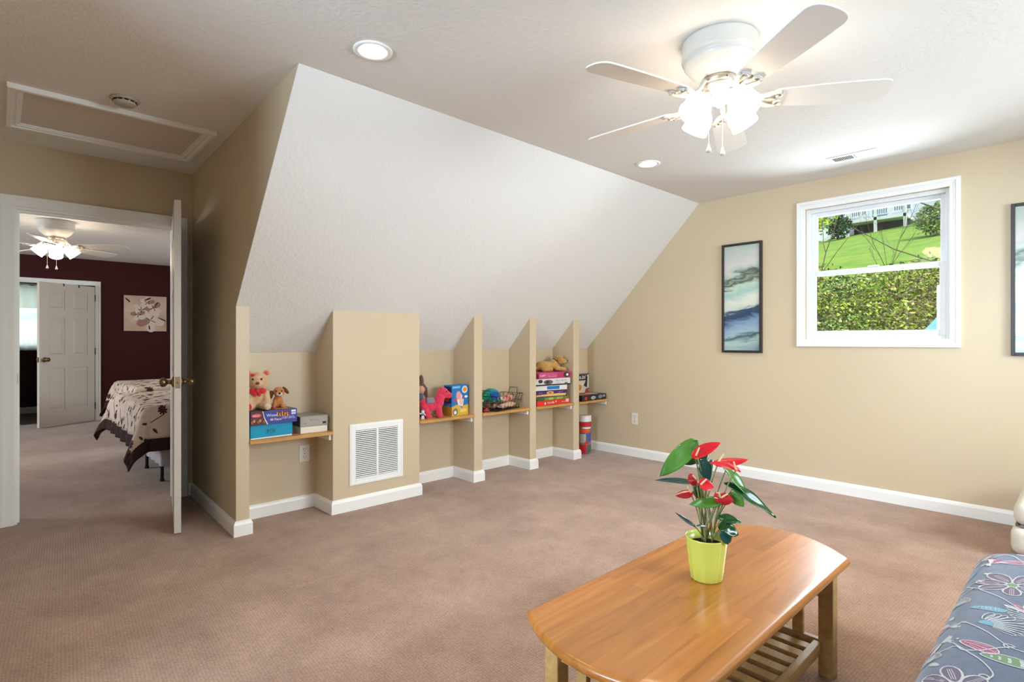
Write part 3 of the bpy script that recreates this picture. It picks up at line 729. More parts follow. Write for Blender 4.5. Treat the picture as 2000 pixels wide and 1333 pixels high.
for s in (-1, 1): bead(bt, 'inner_ear', (.004, s * .047, .205), (.010, .013, .013), PINKF)
bead(bt, 'nose', (.073, .003, .152), (.006, .011, .008), mat('toy_brown_nose', C(110, 52, 36), .4))
for s in (-1, 1): bead(bt, 'eye', (.055, s * .022, .174), .0055, EYE)
bead(bt, 'heart_patch', (.040, -.022, .196), (.012, .012, .009), REDF)
bead(bt, 'foot_pad', (.107, -.041, .026), (.008, .018, .020), REDF); bead(bt, 'foot_pad', (.100, .053, .026), (.008, .016, .018), fur('pale_pad', C(232, 214, 190), C(214, 190, 160)))
bw = MB().ball((.046, 0, .110), (.012, .012, .011)).ball((.044, .026, .108), (.010, .020, .016)).ball((.044, -.026, .108), (.010, .020, .016)).ball((.046, .010, .092), (.008, .010, .016)).ball((.046, -.012, .092), (.008, .010, .016)); bw.build('bow', REDF, bt, smooth=True)
ORNG = fur('ginger_fur', C(206, 138, 84), C(184, 110, 60)); BRN = fur('brown_fur', C(122, 72, 38), C(96, 54, 28)); WHF = fur('white_fur', C(238, 226, 214), C(222, 206, 190))
bt.scale = (1.13, 1.13, 1.13)
pt = plush('plush_puppy', 'small ginger plush puppy with brown ears beside the teddy bear', (-3.645, 1.330, SZ + .174), -18, ORNG,
      [('b', (0, 0, .040), (.032, .032, .042)), ('b', (.012, .004, .104), (.034, .036, .032)), ('b', (.034, .006, .092), (.018, .022, .015)),
       ('c', (.018, .018, .045), (.034, .026, .010), .012, .012), ('c', (.018, -.018, .045), (.034, -.024, .010), .012, .012), ('c', (-.01, .026, .016), (.026, .038, .012), .014, .012), ('c', (-.01, -.026, .016), (.026, -.038, .012), .014, .012)], .004)
bead(pt, 'muzzle', (.040, .006, .091), (.016, .020, .013), WHF); bead(pt, 'nose', (.055, .008, .097), (.005, .008, .006), EYE)
for s in (-1, 1): bead(pt, 'eye', (.042, .005 + s * .017, .112), .0045, EYE)
MB().ball((.010, .046, .112), (.010, .012, .030), M=Matrix.Rotation(R(38), 4, 'X')).build('ear', BRN, pt, smooth=True); MB().ball((.008, -.042, .086), (.012, .014, .028), M=Matrix.Rotation(R(-8), 4, 'X')).build('ear', BRN, pt, smooth=True)

# --- second alcove
HAIR = fur('doll_hair', C(128, 100, 88), C(90, 62, 56))
t = thing('rag_doll', 'doll with brown hair and blue dress half hidden behind the column', 'doll', (-3.735, 2.500, SZ), R(-35))
MB().lathe([(.052, 0), (.048, .02), (.036, .09), (.022, .15), (.016, .18), (0, .185)], 20).build('dress', fur('doll_blue', C(70, 92, 140), C(120, 136, 170)), t, smooth=True)
MB().ball((0, 0, .215), (.032, .034, .040)).build('head', flat('doll_skin', 222, 176, 150), t, smooth=True)
MB().ball((-.012, 0, .228), (.036, .042, .042)).capsule((-.01, .036, .22), (-.004, .044, .10), .016, .012).capsule((-.01, -.036, .22), (-.004, -.044, .10), .016, .012).ball((-.01, 0, .285), (.02, .022, .05)).build('hair', HAIR, t, remesh=.005)
for s in (-1, 1): MB().capsule((0, s * .020, .155), (.03, s * .045, .085), .011, .009).build('arm', flat('doll_skin', 222, 176, 150), t, smooth=True)
FB = flat('figurine_blue', 92, 132, 176)
t = thing('toy_figurine', 'tiny blue and white figurine in front of the pink horse', 'figurine', (-3.560, 2.398, SZ), R(-25))
MB().capsule((0, -.008, .002), (0, -.006, .026), .006).capsule((0, .008, .002), (0, .006, .026), .006).ball((0, 0, .036), (.010, .013, .014)).ball((.003, 0, .060), (.014, .015, .014)).capsule((0, .012, .042), (.012, .022, .034), .005).capsule((0, -.012, .042), (.010, -.024, .048), .005).build('body', WHITE, t, remesh=.003)
bead(t, 'hat', (-.002, 0, .070), (.014, .015, .009), FB); bead(t, 'vest', (.002, 0, .038), (.0105, .0138, .010), FB)
PINK = fur('pink_horse_plush', C(232, 66, 98), C(214, 48, 82)); 
ht = plush('toy_horse', 'bright pink toy horse with grey saddle', (-3.590, 2.520, SZ), 66, PINK,
      [('b', (-.03, 0, .098), (.080, .048, .052)), ('b', (-.075, 0, .100), (.046, .048, .052)), ('b', (.030, 0, .104), (.044, .044, .054)),
       ('c', (.040, 0, .118), (.060, 0, .180), .044, .038), ('b', (.078, 0, .196), (.044, .038, .042)), ('c', (.085, 0, .192), (.126, 0, .174), .032, .026),
       ('c', (.034, .022, .080), (.046, .024, .016), .027, .025), ('c', (.034, -.022, .080), (.046, -.028, .020), .027, .025), ('c', (-.080, .024, .085), (-.062, .030, .020), .032, .025), ('c', (-.080, -.024, .085), (-.050, -.032, .020), .032, .025),
       ('b', (.052, .024, .014), (.024, .020, .014)), ('b', (.052, -.024, .014), (.024, .020, .014)), ('b', (-.050, .026, .014), (.026, .020, .014)), ('b', (-.038, -.028, .014), (.026, .020, .014)),
       ('c', (.062, .018, .222), (.058, .022, .240), .009, .005), ('c', (.062, -.018, .222), (.058, -.022, .240), .009, .005)], .005)
MB().capsule((-.110, 0, .110), (-.128, -.006, .075), .013, .015).capsule((-.128, -.006, .075), (-.112, -.010, .030), .015, .008).build('tail', PINK, ht, remesh=.004)
MB().capsule((.030, 0, .165), (.052, 0, .222), .013, .014).capsule((.052, 0, .222), (.080, 0, .232), .014, .010).build('mane', fur('pink_mane', C(240, 90, 116), C(220, 60, 92)), ht, remesh=.004)
sad = []
for i in range(9):
    a = R(-68 + 17 * i); sad.append([Vector((x, math.sin(a) * .0525, .098 + math.cos(a) * (.057 + .004 * abs(x + .03) * 20))) for x in (-.062, -.045, -.03, -.015, .002)])
MB().grid(sad).build('saddle', fur('grey_saddle', C(150, 140, 160), C(120, 112, 132)), ht, solid=.004, smooth=True)
for s in (-1, 1): bead(ht, 'eye', (.100, s * .034, .208), .0050, EYE)
b = Box('toy_box', 'blue and yellow picture box standing behind the pink horse', 'toy box', (-3.598, 2.752, SZ), 9, .09, .195, .248, flat('toybox_blue', 36, 120, 192))
b.poly('f', [(0, 0), (1, 0), (1, .34), (.6, .30), (.3, .36), (0, .30)], flat('toybox_yellow', 222, 180, 66)); b.poly('l', [(0, 0), (1, 0), (1, .30), (0, .34)], flat('toybox_side_gold', 176, 130, 50)); b.rect('l', .05, .95, .42, .96, flat('toybox_navy', 34, 44, 92))
b.oval('f', .78, .84, .17, .12, WHITE); b.oval('f', .78, .84, .12, .08, flat('toybox_orange', 226, 150, 70), e=.0012)
b.poly('f', [(.28, .62), (.55, .72), (.72, .52), (.66, .22), (.50, .20), (.36, .38)], WHITE); b.oval('f', .40, .66, .15, .14, flat('toybox_pink', 232, 160, 158), e=.0012); b.oval('f', .56, .46, .12, .13, flat('toybox_pale_pink', 240, 196, 184), e=.0014)
b.oval('f', .20, .50, .08, .06, flat('toybox_red', 206, 66, 50), e=.0012); b.oval('f', .86, .60, .10, .04, WHITE, e=.0012); b.oval('f', .20, .13, .15, .12, flat('toybox_grey', 120, 110, 116), e=.0012); b.oval('f', .20, .11, .08, .06, WHITE, e=.0014)
b.oval('f', .70, .14, .22, .06, flat('toybox_pale_yellow', 240, 214, 110), e=.0010); b.oval('f', .66, .58, .05, .06, flat('toybox_magenta', 190, 70, 120), e=.0016)
b.rect('f', .05, .5, .90, .97, flat('toybox_sky', 120, 190, 230)); b.oval('l', .4, .55, .25, .10, flat('toybox_red', 206, 66, 50))

# --- third alcove: wire basket with toys
WIRE = mat('dark_wire', C(44, 34, 30), .4, .5, metal=.6)
t = thing('wire_basket', 'dark wire basket with handles on the middle shelf', 'basket', (-3.630, 3.270, SZ), R(14))
W2, D2, HB = .210, .105, .132
def loop(w, d, z): return [(d, -w, z), (d, w, z), (-d, w, z), (-d, -w, z), (d, -w, z)]
for z, k in ((HB, 1.0), (HB * .55, .95), (.004, .88)): MB().tube(loop(W2 * k, D2 * k, z), .0032 if z > .1 else .0022, 6).build('rim' if z > .1 else 'band', WIRE, t)
def wires(a0, a1, n):
    for i in range(n):
        u0, u1, u2 = i / n, (i + .5) / n, (i + 1) / n
        def p(u, top):
            k = 1.0 if top else .88; q = Vector(a0).lerp(Vector(a1), u) * k; q.z = HB if top else .004; return q
        MB().tube([p(u0, True), p(u1, False), p(u2, True)], .0017, 5).build('wire', WIRE, t)
wires((D2, -W2, 0), (D2, W2, 0), 8); wires((-D2, -W2, 0), (-D2, W2, 0), 8); wires((D2, -W2, 0), (-D2, -W2, 0), 4); wires((D2, W2, 0), (-D2, W2, 0), 4)
MB().box(-D2 * .86, D2 * .86, -W2 * .86, W2 * .86, .002, .006).build('base', WIRE, t)
for s in (-1, 1): MB().tube([(.045, s * W2, HB), (.040, s * (W2 + .012), HB + .048), (-.040, s * (W2 + .012), HB + .048), (-.045, s * W2, HB)], .003, 6).build('handle', WIRE, t)
TEAL = fur('teal_shell', C(18, 150, 138), C(10, 128, 122)); BLU = fur('blue_swirl', C(30, 92, 190), C(24, 74, 160))
t = thing('toy_turtle', 'teal plush turtle with blue swirl on the wire basket', 'plush toy', (-3.640, 3.170, SZ + .062), R(-20))
MB().ball((0, 0, .068), (.062, .084, .064)).build('shell', TEAL, t, remesh=.005)
MB().ball((.046, -.078, .052), (.028, .030, .028)).build('head', fur('green_head', C(40, 170, 120), C(20, 140, 110)), t, smooth=True)
sw = []
for i in range(50):
    a = i * .36; rr = .006 + .030 * i / 50; yy, zz = .022 + rr * 1.25 * math.cos(a), .072 + rr * math.sin(a)
    xx = .064 * math.sqrt(max(.02, 1 - (yy / .086) ** 2 - ((zz - .068) / .066) ** 2)); sw.append((xx, yy, zz))
MB().tube(sw, .0055, 6).build('swirl', BLU, t, smooth=True)
for p in ((.04, .07, .02), (-.04, .07, .02), (-.04, -.06, .02)): bead(t, 'flipper', p, (.024, .024, .012), TEAL)
def cloth_roll(label, loc, rz, c1, c2, L, rad, seed):
    rnd = random.Random(seed); rows = []
    for i in range(14):
        u = i / 13; row = []
        for k in range(14):
            a = 2 * math.pi * k / 14; q = rad * (1 + .16 * math.sin(3 * a + seed + u * 9) + rnd.uniform(-.05, .05)) * (math.sin(math.pi * min(1, max(0, .06 + .88 * u))) ** .35)
            row.append(Vector((q * math.cos(a), (u - .5) * L, rad * .8 + q * .8 * math.sin(a))))
        rows.append(row)
    o = MB().grid(rows, closed=True); n = len(rows[0]); e = len(o.v) - n; o.f += [tuple(range(n)), tuple(range(e + n - 1, e - 1, -1))]; o.mi += [0, 0]
    m = mat('cloth_%d' % seed, c1, .9, .1, noise=(34, 1.0, c2, (1, 1, 1)))
    q = o.build('folded_cloth', m, None, smooth=True, sub=1); q.location = loc; q.rotation_euler = (0, 0, R(rz)); tag(q, label, 'cloth', 'cloths in the wire basket')
cloth_roll('red and white folded cloth on top in the wire basket', (-3.625, 3.335, SZ + .066), 14, C(206, 70, 62), C(244, 214, 196), .22, .036, 3)
cloth_roll('pale pink bundled cloth at the bottom of the wire basket', (-3.610, 3.330, SZ + .007), 14, C(240, 206, 180), C(226, 176, 152), .24, .033, 4)
cloth_roll('dark brown folded cloth in the middle of the wire basket', (-3.660, 3.290, SZ + .009), 14, C(96, 72, 56), C(196, 178, 140), .26, .034, 5)
t = thing('toy_car', 'little red toy beside the wire basket', 'toy', (-3.560, 3.045, SZ), R(70))
MB().box(-.028, .028, -.015, .015, .006, .022).box(-.014, .016, -.013, .013, .022, .034).build('body', flat('toy_red', 190, 34, 40), t, bevel=.005, seg=3)
for sx in (-.016, .017):
    for s in (-1, 1): MB().lathe([(.008, -.003), (.008, .003)], 14, (sx, s * .015, .008), (0, 1, 0)).build('wheel', PBLACK, t)
t = thing('toy_robot', 'small dark toy figure leaning by the wire basket', 'toy', (-3.585, 3.020, SZ), R(-20))
MB().capsule((0, -.010, .004), (0, -.009, .040), .008).capsule((0, .010, .004), (0, .009, .040), .008).ball((0, 0, .058), (.016, .020, .026)).ball((0, 0, .096), (.016, .017, .018)).capsule((0, .02, .072), (.018, .028, .044), .007).capsule((0, -.02, .072), (.018, -.026, .044), .007).build('body', flat('toy_navy', 34, 40, 56), t, remesh=.004)
bead(t, 'belt', (.003, 0, .046), (.016, .020, .006), flat('toy_brown', 150, 86, 50)); bead(t, 'face', (.010, 0, .096), (.009, .012, .012), flat('doll_skin', 222, 176, 150))

# --- fourth alcove: stack of board games (bottom to top)
z = SZ
def stack(name, label, d, w, h, rz, m, **k):
    global z
    yo = k.pop('yo', 0); bx = Box(name, label, 'board game', (k.pop('x', -3.655), 3.872 + yo, z), rz, d, w, h, m, group='board games in the stack', **k); z += h + .0008; return bx
b = stack('board_game', 'red flat board game at the bottom of the stack', .25, .475, .046, 1, flat('game_red', 222, 56, 44), yo=.0)
b.marks('f', .30, .52, .30, .72, WHITE, 9, 11); b.oval('f', .12, .5, .09, .42, flat('game_bright_red', 240, 40, 34)); b.marks('f', .74, .84, .3, .55, WHITE, 4, 12); b.rect('f', .86, .96, .28, .92, flat('game_pale', 240, 200, 190)); b.oval('f', .235, .42, .022, .26, WHITE); b.oval('f', .56, .62, .016, .2, WHITE)
b = stack('board_game', 'thin green board game above the red one', .245, .455, .028, 2, flat('game_green', 116, 140, 60), yo=-.006)
b.rect('f', 0, .22, 0, 1, flat('game_dark_green', 60, 92, 48)); b.rect('f', .6, .8, .1, .9, flat('game_light_green', 150, 186, 92)); b.oval('f', .42, .5, .08, .35, flat('game_yellow_green', 196, 186, 88))
b = stack('board_game', 'dark purple board game with orange picture strip in the stack', .235, .40, .062, -9, flat('game_purple', 74, 40, 92), x=-3.658, yo=-.012)
b.poly('f', [(.06, .12), (.95, .12), (.98, .45), (.7, .5), (.3, .42), (.08, .36)], flat('game_orange', 232, 184, 110)); b.oval('f', .48, .66, .11, .22, flat('game_gold', 226, 180, 120)); b.oval('f', .48, .62, .05, .14, flat('game_rust', 190, 90, 50), e=.0012); b.marks('f', .14, .26, .56, .80, flat('game_lilac', 170, 130, 190), 3, 14); b.marks('f', .74, .88, .62, .82, flat('game_lilac', 170, 130, 190), 3, 15)
b.oval('l', .35, .62, .20, .28, flat('game_rust', 190, 90, 50)); b.poly('l', [(.0, .05), (1, .05), (1, .3), (.6, .5), (.3, .2)], flat('game_slate', 70, 74, 110)); b.marks('l', .66, .82, .5, .8, flat('game_magenta', 176, 60, 100), 2, 16)
b = stack('board_game', 'white board game with red and blue labels in the stack', .235, .405, .046, -8, flat('game_white', 232, 228, 222), x=-3.658, yo=-.012)
b.rect('f', .38, .76, .18, .86, flat('game_label_blue', 28, 124, 190)); b.rect('l', .10, .66, .18, .88, flat('game_label_red', 150, 34, 40))
b = stack('board_game', 'white board game with black base and grey artwork in the stack', .25, .46, .066, -6, flat('game_offwhite', 226, 220, 216), lid=.82, m2=PBLACK, yo=-.004)
b.oval('f', .38, .50, .13, .34, flat('game_grey', 110, 98, 102)); b.oval('f', .36, .5, .05, .2, flat('game_dark', 54, 46, 50), e=.0012); b.oval('f', .17, .64, .06, .26, flat('game_dark', 54, 46, 50)); b.marks('f', .58, .90, .60, .78, flat('game_grey', 110, 98, 102), 9, 17); b.marks('f', .60, .72, .34, .46, flat('game_grey', 110, 98, 102), 4, 18); b.rect('f', .84, .92, .22, .36, flat('game_dark', 54, 46, 50))
b.marks('l', .40, .95, .60, .80, flat('game_dark', 54, 46, 50), 7, 19); b.rect('l', 0, .22, .2, .95, flat('game_side_brown', 92, 60, 50)); b.marks('l', .4, .55, .34, .44, flat('game_grey', 110, 98, 102), 3, 20)
b = stack('board_game', 'magenta board game on top of the stack, under the plush dog', .255, .485, .060, -3, flat('game_pink', 186, 56, 104), yo=.002)
b.rect('f', .02, .10, .1, .9, flat('game_wine', 120, 30, 66)); b.rect('f', .02, .60, .12, .88, flat('game_rose', 204, 84, 130)); b.marks('f', .14, .30, .40, .66, WHITE, 3, 22, e=.0012); b.marks('f', .36, .58, .25, .5, flat('game_blush', 236, 176, 196), 7, 23, e=.0012); b.oval('f', .86, .5, .09, .42, flat('game_dark', 54, 46, 50)); b.oval('f', .88, .5, .035, .2, WHITE, e=.0012)
b.marks('l', .15, .5, .4, .7, flat('game_blush', 236, 176, 196), 4, 24); b.rect('l', .6, .96, .2, .85, flat('game_wine', 120, 30, 66))
GOLD = fur('golden_fur', C(206, 162, 92), C(180, 132, 64))
dt = plush('plush_dog', 'golden plush dog lying on top of the board games', (-3.640, 3.975, z), 66, GOLD,
      [('b', (-.075, 0, .050), (.088, .052, .048)), ('b', (-.120, 0, .050), (.056, .055, .050)), ('b', (.020, 0, .062), (.056, .048, .056)),
       ('b', (.070, -.006, .115), (.050, .047, .046)), ('c', (.085, -.010, .100), (.125, -.014, .094), .028, .022),
       ('c', (.020, .045, .030), (.115, .055, .020), .022, .019), ('c', (.020, -.045, .030), (.100, -.060, .020), .022, .019),
       ('c', (-.120, .050, .025), (-.050, .066, .020), .026, .020), ('c', (-.120, -.050, .025), (-.045, -.066, .020), .026, .020), ('c', (-.165, 0, .035), (-.225, -.035, .018), .018, .012)], .006)
for s in (-1, 1): MB().ball((.052, s * .046 - .006, .108), (.020, .012, .034)).build('ear', fur('golden_ear', C(186, 138, 72), C(160, 112, 54)), dt, smooth=True); bead(dt, 'eye', (.106, s * .020 - .010, .130), .0048, EYE)
bead(dt, 'nose', (.147, -.015, .102), (.007, .011, .008), EYE)
MB().ring([(.044, -.004), (.047, 0), (.044, .004), (.041, 0)], 24, (.040, -.003, .090), (.7, 0, .7)).build('collar', mat('collar_brown', C(110, 70, 40), .6), dt, smooth=True)

# --- fifth alcove
b = Box('game_box', 'black and white game box standing at the back of the corner shelf', 'board game', (-3.745, 4.515, SZ), 4, .05, .27, .262, flat('cornerbox_white', 214, 208, 200))
b.rect('f', .0, .86, .72, 1.0, PBLACK); b.marks('f', .05, .82, .78, .92, WHITE, 8, 30, e=.0011); b.rect('f', .0, 1, .94, 1, flat('cornerbox_grey', 90, 86, 84), e=.0010); b.rect('f', .1, .60, .10, .66, flat('cornerbox_cream', 232, 212, 176)); b.oval('f', .34, .44, .16, .13, flat('cornerbox_gold', 206, 140, 50), e=.0012); b.marks('f', .14, .56, .14, .26, flat('cornerbox_brown', 120, 70, 50), 7, 31, e=.0012); b.poly('f', [(.62, .0), (.98, .0), (.98, .42), (.76, .36)], flat('cornerbox_rust', 190, 74, 48)); b.poly('f', [(.64, .5), (.86, .42), (.90, .9), (.78, .72)], PBLACK); b.rect('f', .0, .10, .0, .7, flat('cornerbox_red', 170, 44, 40))
b = Box('game_box', 'black flat game box lying on the corner shelf', 'board game', (-3.608, 4.455, SZ), 3, .21, .42, .058, mat('glossy_black_card', C(26, 24, 26), .2, .6))
b.oval('f', .45, .48, .10, .30, flat('blackbox_grey', 186, 182, 178)); b.marks('f', .37, .53, .38, .56, PBLACK, 5, 32, e=.0012); b.oval('f', .14, .5, .05, .3, PRED); b.oval('f', .74, .55, .09, .34, flat('blackbox_blue_grey', 120, 130, 146)); b.oval('f', .90, .62, .06, .25, flat('blackbox_silver', 150, 146, 150)); b.rect('t', .02, .98, .04, .96, flat('blackbox_top', 60, 48, 44)); b.oval('t', .3, .4, .16, .3, PRED, e=.001); b.oval('t', .7, .5, .2, .3, flat('blackbox_cream', 214, 200, 170), e=.001)
t = thing('toy_canister', 'tall printed cardboard tub with white lid on the carpet under the corner shelf', 'canister', (-3.630, 4.455, 0))
MB().lathe([(.068, 0), (.068, .335), (0, .335)], 32).build('tub', mat('tub_print', C(150, 140, 140), .35, .5, noise=(16, 1.0, C(90, 92, 104))), t, smooth=False)
MB().lathe([(.071, .336), (.071, .392), (.066, .398), (0, .398)], 32).build('lid', flat('tub_lid', 240, 236, 230), t, bevel=.002)
MB().ring([(.0680, .285), (.0694, .285), (.0694, .330), (.0680, .330)], 32).build('red_band', PRED, t)
rnd = random.Random(4)
def ontub(a0, a1, z0, z1, m, nm='label'):
    rows = [[Vector((.0690 * math.cos(a0 + (a1 - a0) * k / 6), .0690 * math.sin(a0 + (a1 - a0) * k / 6), zz)) for k in range(7)] for zz in (z0, z1)]
    MB().grid(rows).build(nm, m, t, smooth=True)
ontub(-1.9, .1, .225, .262, flat('tub_orange', 226, 92, 40)); ontub(-1.9, -.6, .01, .10, PRED); ontub(-.55, .3, .12, .22, flat('tub_blue', 70, 90, 150)); ontub(-1.7, -.7, .12, .21, flat('tub_grey', 190, 184, 180)); ontub(-.5, .4, .02, .10, flat('tub_olive', 90, 96, 84)); ontub(-1.2, .3, .265, .28, WHITE); ontub(-.9, -.2, .105, .135, PRED)

# ------------------------------------------------------------------ coffee table
def wood_mat(name, c1, c2, rough=.3, coat=.22):
    m = mat(name, c1, rough, .5, coat=coat)
    nt = m.node_tree; b = nt.nodes['Principled BSDF']; L = nt.links.new
    tc = nt.nodes.new('ShaderNodeTexCoord'); mp = nt.nodes.new('ShaderNodeMapping'); mp.inputs['Scale'].default_value = (26, 1.6, 26)
    oi = nt.nodes.new('ShaderNodeObjectInfo'); ad = nt.nodes.new('ShaderNodeVectorMath'); ad.operation = 'ADD'
    sc = nt.nodes.new('ShaderNodeVectorMath'); sc.operation = 'SCALE'; sc.inputs['Scale'].default_value = 9
    cb = nt.nodes.new('ShaderNodeCombineXYZ')
    nz = nt.nodes.new('ShaderNodeTexNoise'); nz.inputs['Scale'].default_value = 1; nz.inputs['Detail'].default_value = 6; nz.inputs['Distortion'].default_value = 1.2
    mx = nt.nodes.new('ShaderNodeMix'); mx.data_type = 'RGBA'; mx.inputs['A'].default_value = c1; mx.inputs['B'].default_value = c2
    mr = nt.nodes.new('ShaderNodeMapRange'); mr.inputs[1].default_value = .3; mr.inputs[2].default_value = .7
    for k in range(3): L(oi.outputs['Random'], cb.inputs[k])
    L(cb.outputs[0], sc.inputs[0]); L(tc.outputs['Object'], mp.inputs[0]); L(mp.outputs[0], ad.inputs[0]); L(sc.outputs[0], ad.inputs[1])
    L(ad.outputs[0], nz.inputs['Vector']); L(nz.outputs['Fac'], mr.inputs[0]); L(mr.outputs[0], mx.inputs['Factor'])
    hv = nt.nodes.new('ShaderNodeHueSaturation'); mv = nt.nodes.new('ShaderNodeMapRange'); mv.inputs[3].default_value = .86; mv.inputs[4].default_value = 1.12
    L(oi.outputs['Random'], mv.inputs[0]); L(mv.outputs[0], hv.inputs['Value']); L(mx.outputs['Result'], hv.inputs['Color']); L(hv.outputs[0], b.inputs['Base Color'])
    return m
OAK = wood_mat('honey_oak', C(198, 128, 56), C(166, 96, 36))
LEGW = wood_mat('leg_oak', C(196, 158, 100), C(170, 128, 72), .45, .15)
tx0, tx1, ty0, ty1, tz, tt = -1.100, -.578, 1.090, 2.165, .410, .028
t = thing('coffee_table', 'honey oak coffee table with bowed ends and slatted shelf', 'table', ((tx0 + tx1) / 2, (ty0 + ty1) / 2, 0))
def bow(x): u = (x - (tx0 + tx1) / 2) / ((tx1 - tx0) / 2); return 1 - u * u
def e0(x): return ty0 - .090 * bow(x)
def e1(x): return ty1 + .145 * bow(x)
def rnd_edge(d, r=.014): return 0 if d >= r else r - math.sqrt(max(0, r * r - (r - d) ** 2))
strips = 9; sw_ = (tx1 - tx0) / strips; rnd = random.Random(11)
EDGE = [0, .0012, .003, .006, .010, .014]
for i in range(strips):
    xa, xb = tx0 + i * sw_, tx0 + (i + 1) * sw_
    xs = [xa + (xb - xa) * k / 4 for k in range(5)]
    if i == 0: xs = [xa + q for q in EDGE] + xs[2:]
    if i == strips - 1: xs = xs[:3] + [xb - q for q in reversed(EDGE)]
    cuts = [0] + sorted([rnd.uniform(.22, .45), rnd.uniform(.58, .82)]) + [1]
    for a, b_ in zip(cuts, cuts[1:]):
        top = []; bot = []
        n = 10; us = [a + (b_ - a) * k / n for k in range(n + 1)]
        rowsT = []; rowsB = []
        for x in xs:
            Ln = e1(x) - e0(x); ys = [e0(x) + Ln * u for u in us]
            if a == 0: ys = [e0(x) + q for q in EDGE] + ys[1:]
            else: ys = [ys[0]] * (len(EDGE) - 1) + ys
            if b_ == 1: ys = ys[:-1] + [e1(x) - q for q in reversed(EDGE)]
            else: ys = ys + [ys[-1]] * (len(EDGE) - 1)
            rT = []; rB = []
            for y in ys:
                d = min(y - e0(x), e1(x) - y, x - tx0, tx1 - x); q = rnd_edge(max(0, d))
                rT.append((x, y, tz - q)); rB.append((x, y, tz - tt + q))
            rowsT.append(rT); rowsB.append(rB)
        mb = MB().grid(rowsT[::-1]); mb.grid(rowsB)
        for k in (0, -1): mb.grid([rowsT[k], rowsB[k]] if k == 0 else [rowsB[k], rowsT[k]])
        mb.grid([[r[0] for r in rowsB], [r[0] for r in rowsT]]); mb.grid([[r[-1] for r in rowsT], [r[-1] for r in rowsB]])
        o = mb.build('plank', OAK, t, world=True, smooth=True, weld=True)
        o.modifiers.new('n', 'EDGE_SPLIT').split_angle = R(35)
zb = tz - tt
LX = ((-1.070, -1.022), (-.658, -.610)); LY = ((1.135, 1.183), (2.090, 2.138))
for xa, xb in LX:
    for ya, yb in LY: MB().box(xa, xb, ya, yb, 0, zb).build('leg', LEGW, t, world=True, bevel=.003)
for ya, yb in LY:
    ym = (ya + yb) / 2
    MB().box(-1.022, -.658, ym - .009, ym + .009, .270, .312).build('end_rail', LEGW, t, world=True, bevel=.002)
    MB().box(-1.022, -.658, ym - .011, ym + .011, .075, .120).build('lower_end_rail', LEGW, t, world=True, bevel=.002)
    for k in range(4):
        xc = -1.022 + (k + 1) * .364 / 5
        MB().box(xc - .018, xc + .018, ym - .0095, ym + .0095, .312, zb).box(xc - .018, xc + .018, ym - .0095, ym + .0095, .120, .270).build('end_slat', LEGW, t, world=True, bevel=.0015)
for xa, xb in ((-1.052, -1.030), (-.672, -.648)):
    MB().box(xa, xb, 1.183, 2.090, .078, .120).build('shelf_rail', LEGW, t, world=True, bevel=.002)
for k in range(13):
    yc = 1.23 + k * .068
    MB().box(-1.030, -.672, yc - .019, yc + .019, .098, .114).build('shelf_slat', LEGW, t, world=True, bevel=.0015)
for xa in (-1.046, -.634): MB().box(xa - .009, xa + .009, 1.183, 2.090, zb - .045, zb).build('apron', LEGW, t, world=True, bevel=.002)

# ------------------------------------------------------------------ potted anthurium
t = thing('potted_anthurium', 'red-flowered plant in lime yellow ribbed pot on the coffee table', 'plant', (-.848, 1.653, tz + .0004), R(46.7))
LIME = mat('lime_glazed_pot', C(206, 208, 92), .22, .5, coat=.4)
wob = lambda a, h: 1 + .014 * math.cos(16 * a) if h < .125 else 1
MB().lathe([(0, 0), (.046, 0), (.049, .004), (.054, .045), (.060, .10), (.0645, .131), (.0655, .135), (.062, .135), (.060, .128), (.057, .105)], 96, wob=wob).build('pot', LIME, t, smooth=True)
MB().lathe([(.058, .108), (.04, .113), (.02, .110), (0, .114)], 24).build('soil', mat('dark_soil', C(36, 26, 22), .95, .1, bump=(120, 1, .01)), t, smooth=True)
def leaf_mat(nm, a, b, rough=.3): return mat(nm, a, rough, .5, noise=(14, .8, b), coat=.15)
LG = leaf_mat('leaf_green', C(84, 134, 38), C(58, 104, 30)); LD = leaf_mat('leaf_dark_green', C(34, 84, 34), C(20, 60, 30), .22); LT = leaf_mat('leaf_teal_gloss', C(34, 76, 64), C(22, 56, 54), .14)
LR = leaf_mat('spathe_red', C(226, 28, 40), C(198, 18, 30), .2); LR2 = leaf_mat('spathe_dark_red', C(186, 22, 30), C(150, 20, 26), .2)
SPAD = mat('spadix_cream', C(240, 206, 150), .5); STEM = mat('stem_green', C(112, 134, 70), .5, noise=(20, .7, C(140, 120, 84)))
def PX(px, py, y): return Vector(((px - 1379) / 609.0, y, (1130 - py) / 609.0))
def leaf(name, b, tip, w, n, m, fold=.12, bend=.1, wave=0.0):
    b = Vector(b); tip = Vector(tip); d = tip - b; Ln = d.length; d.normalize(); n = Vector(n); n = (n - d * n.dot(d)).normalized(); s = d.cross(n)
    rows = []; N = 14
    for i in range(N + 1):
        u = -.14 + 1.14 * i / N; f = max(0.0, (u + .14)) ** .5 * max(0.0, 1 - u) ** .85 * 1.62
        row = []
        for v in (-1, -.66, -.33, 0, .33, .66, 1):
            hw = w / 2 * f; back = (-.10 * Ln * abs(v)) if u < .1 and abs(v) > .3 else 0
            q = b + d * (Ln * u + back * max(0, (.1 - u) * 3)) + s * (hw * v) + n * (fold * hw * abs(v) * 1.2 - bend * Ln * u * abs(u) + wave * Ln * .05 * math.sin(u * 9 + v * 2))
            row.append(q)
        rows.append(row)
    return MB().grid(rows).build(name, m, t, smooth=True, solid=.0011)
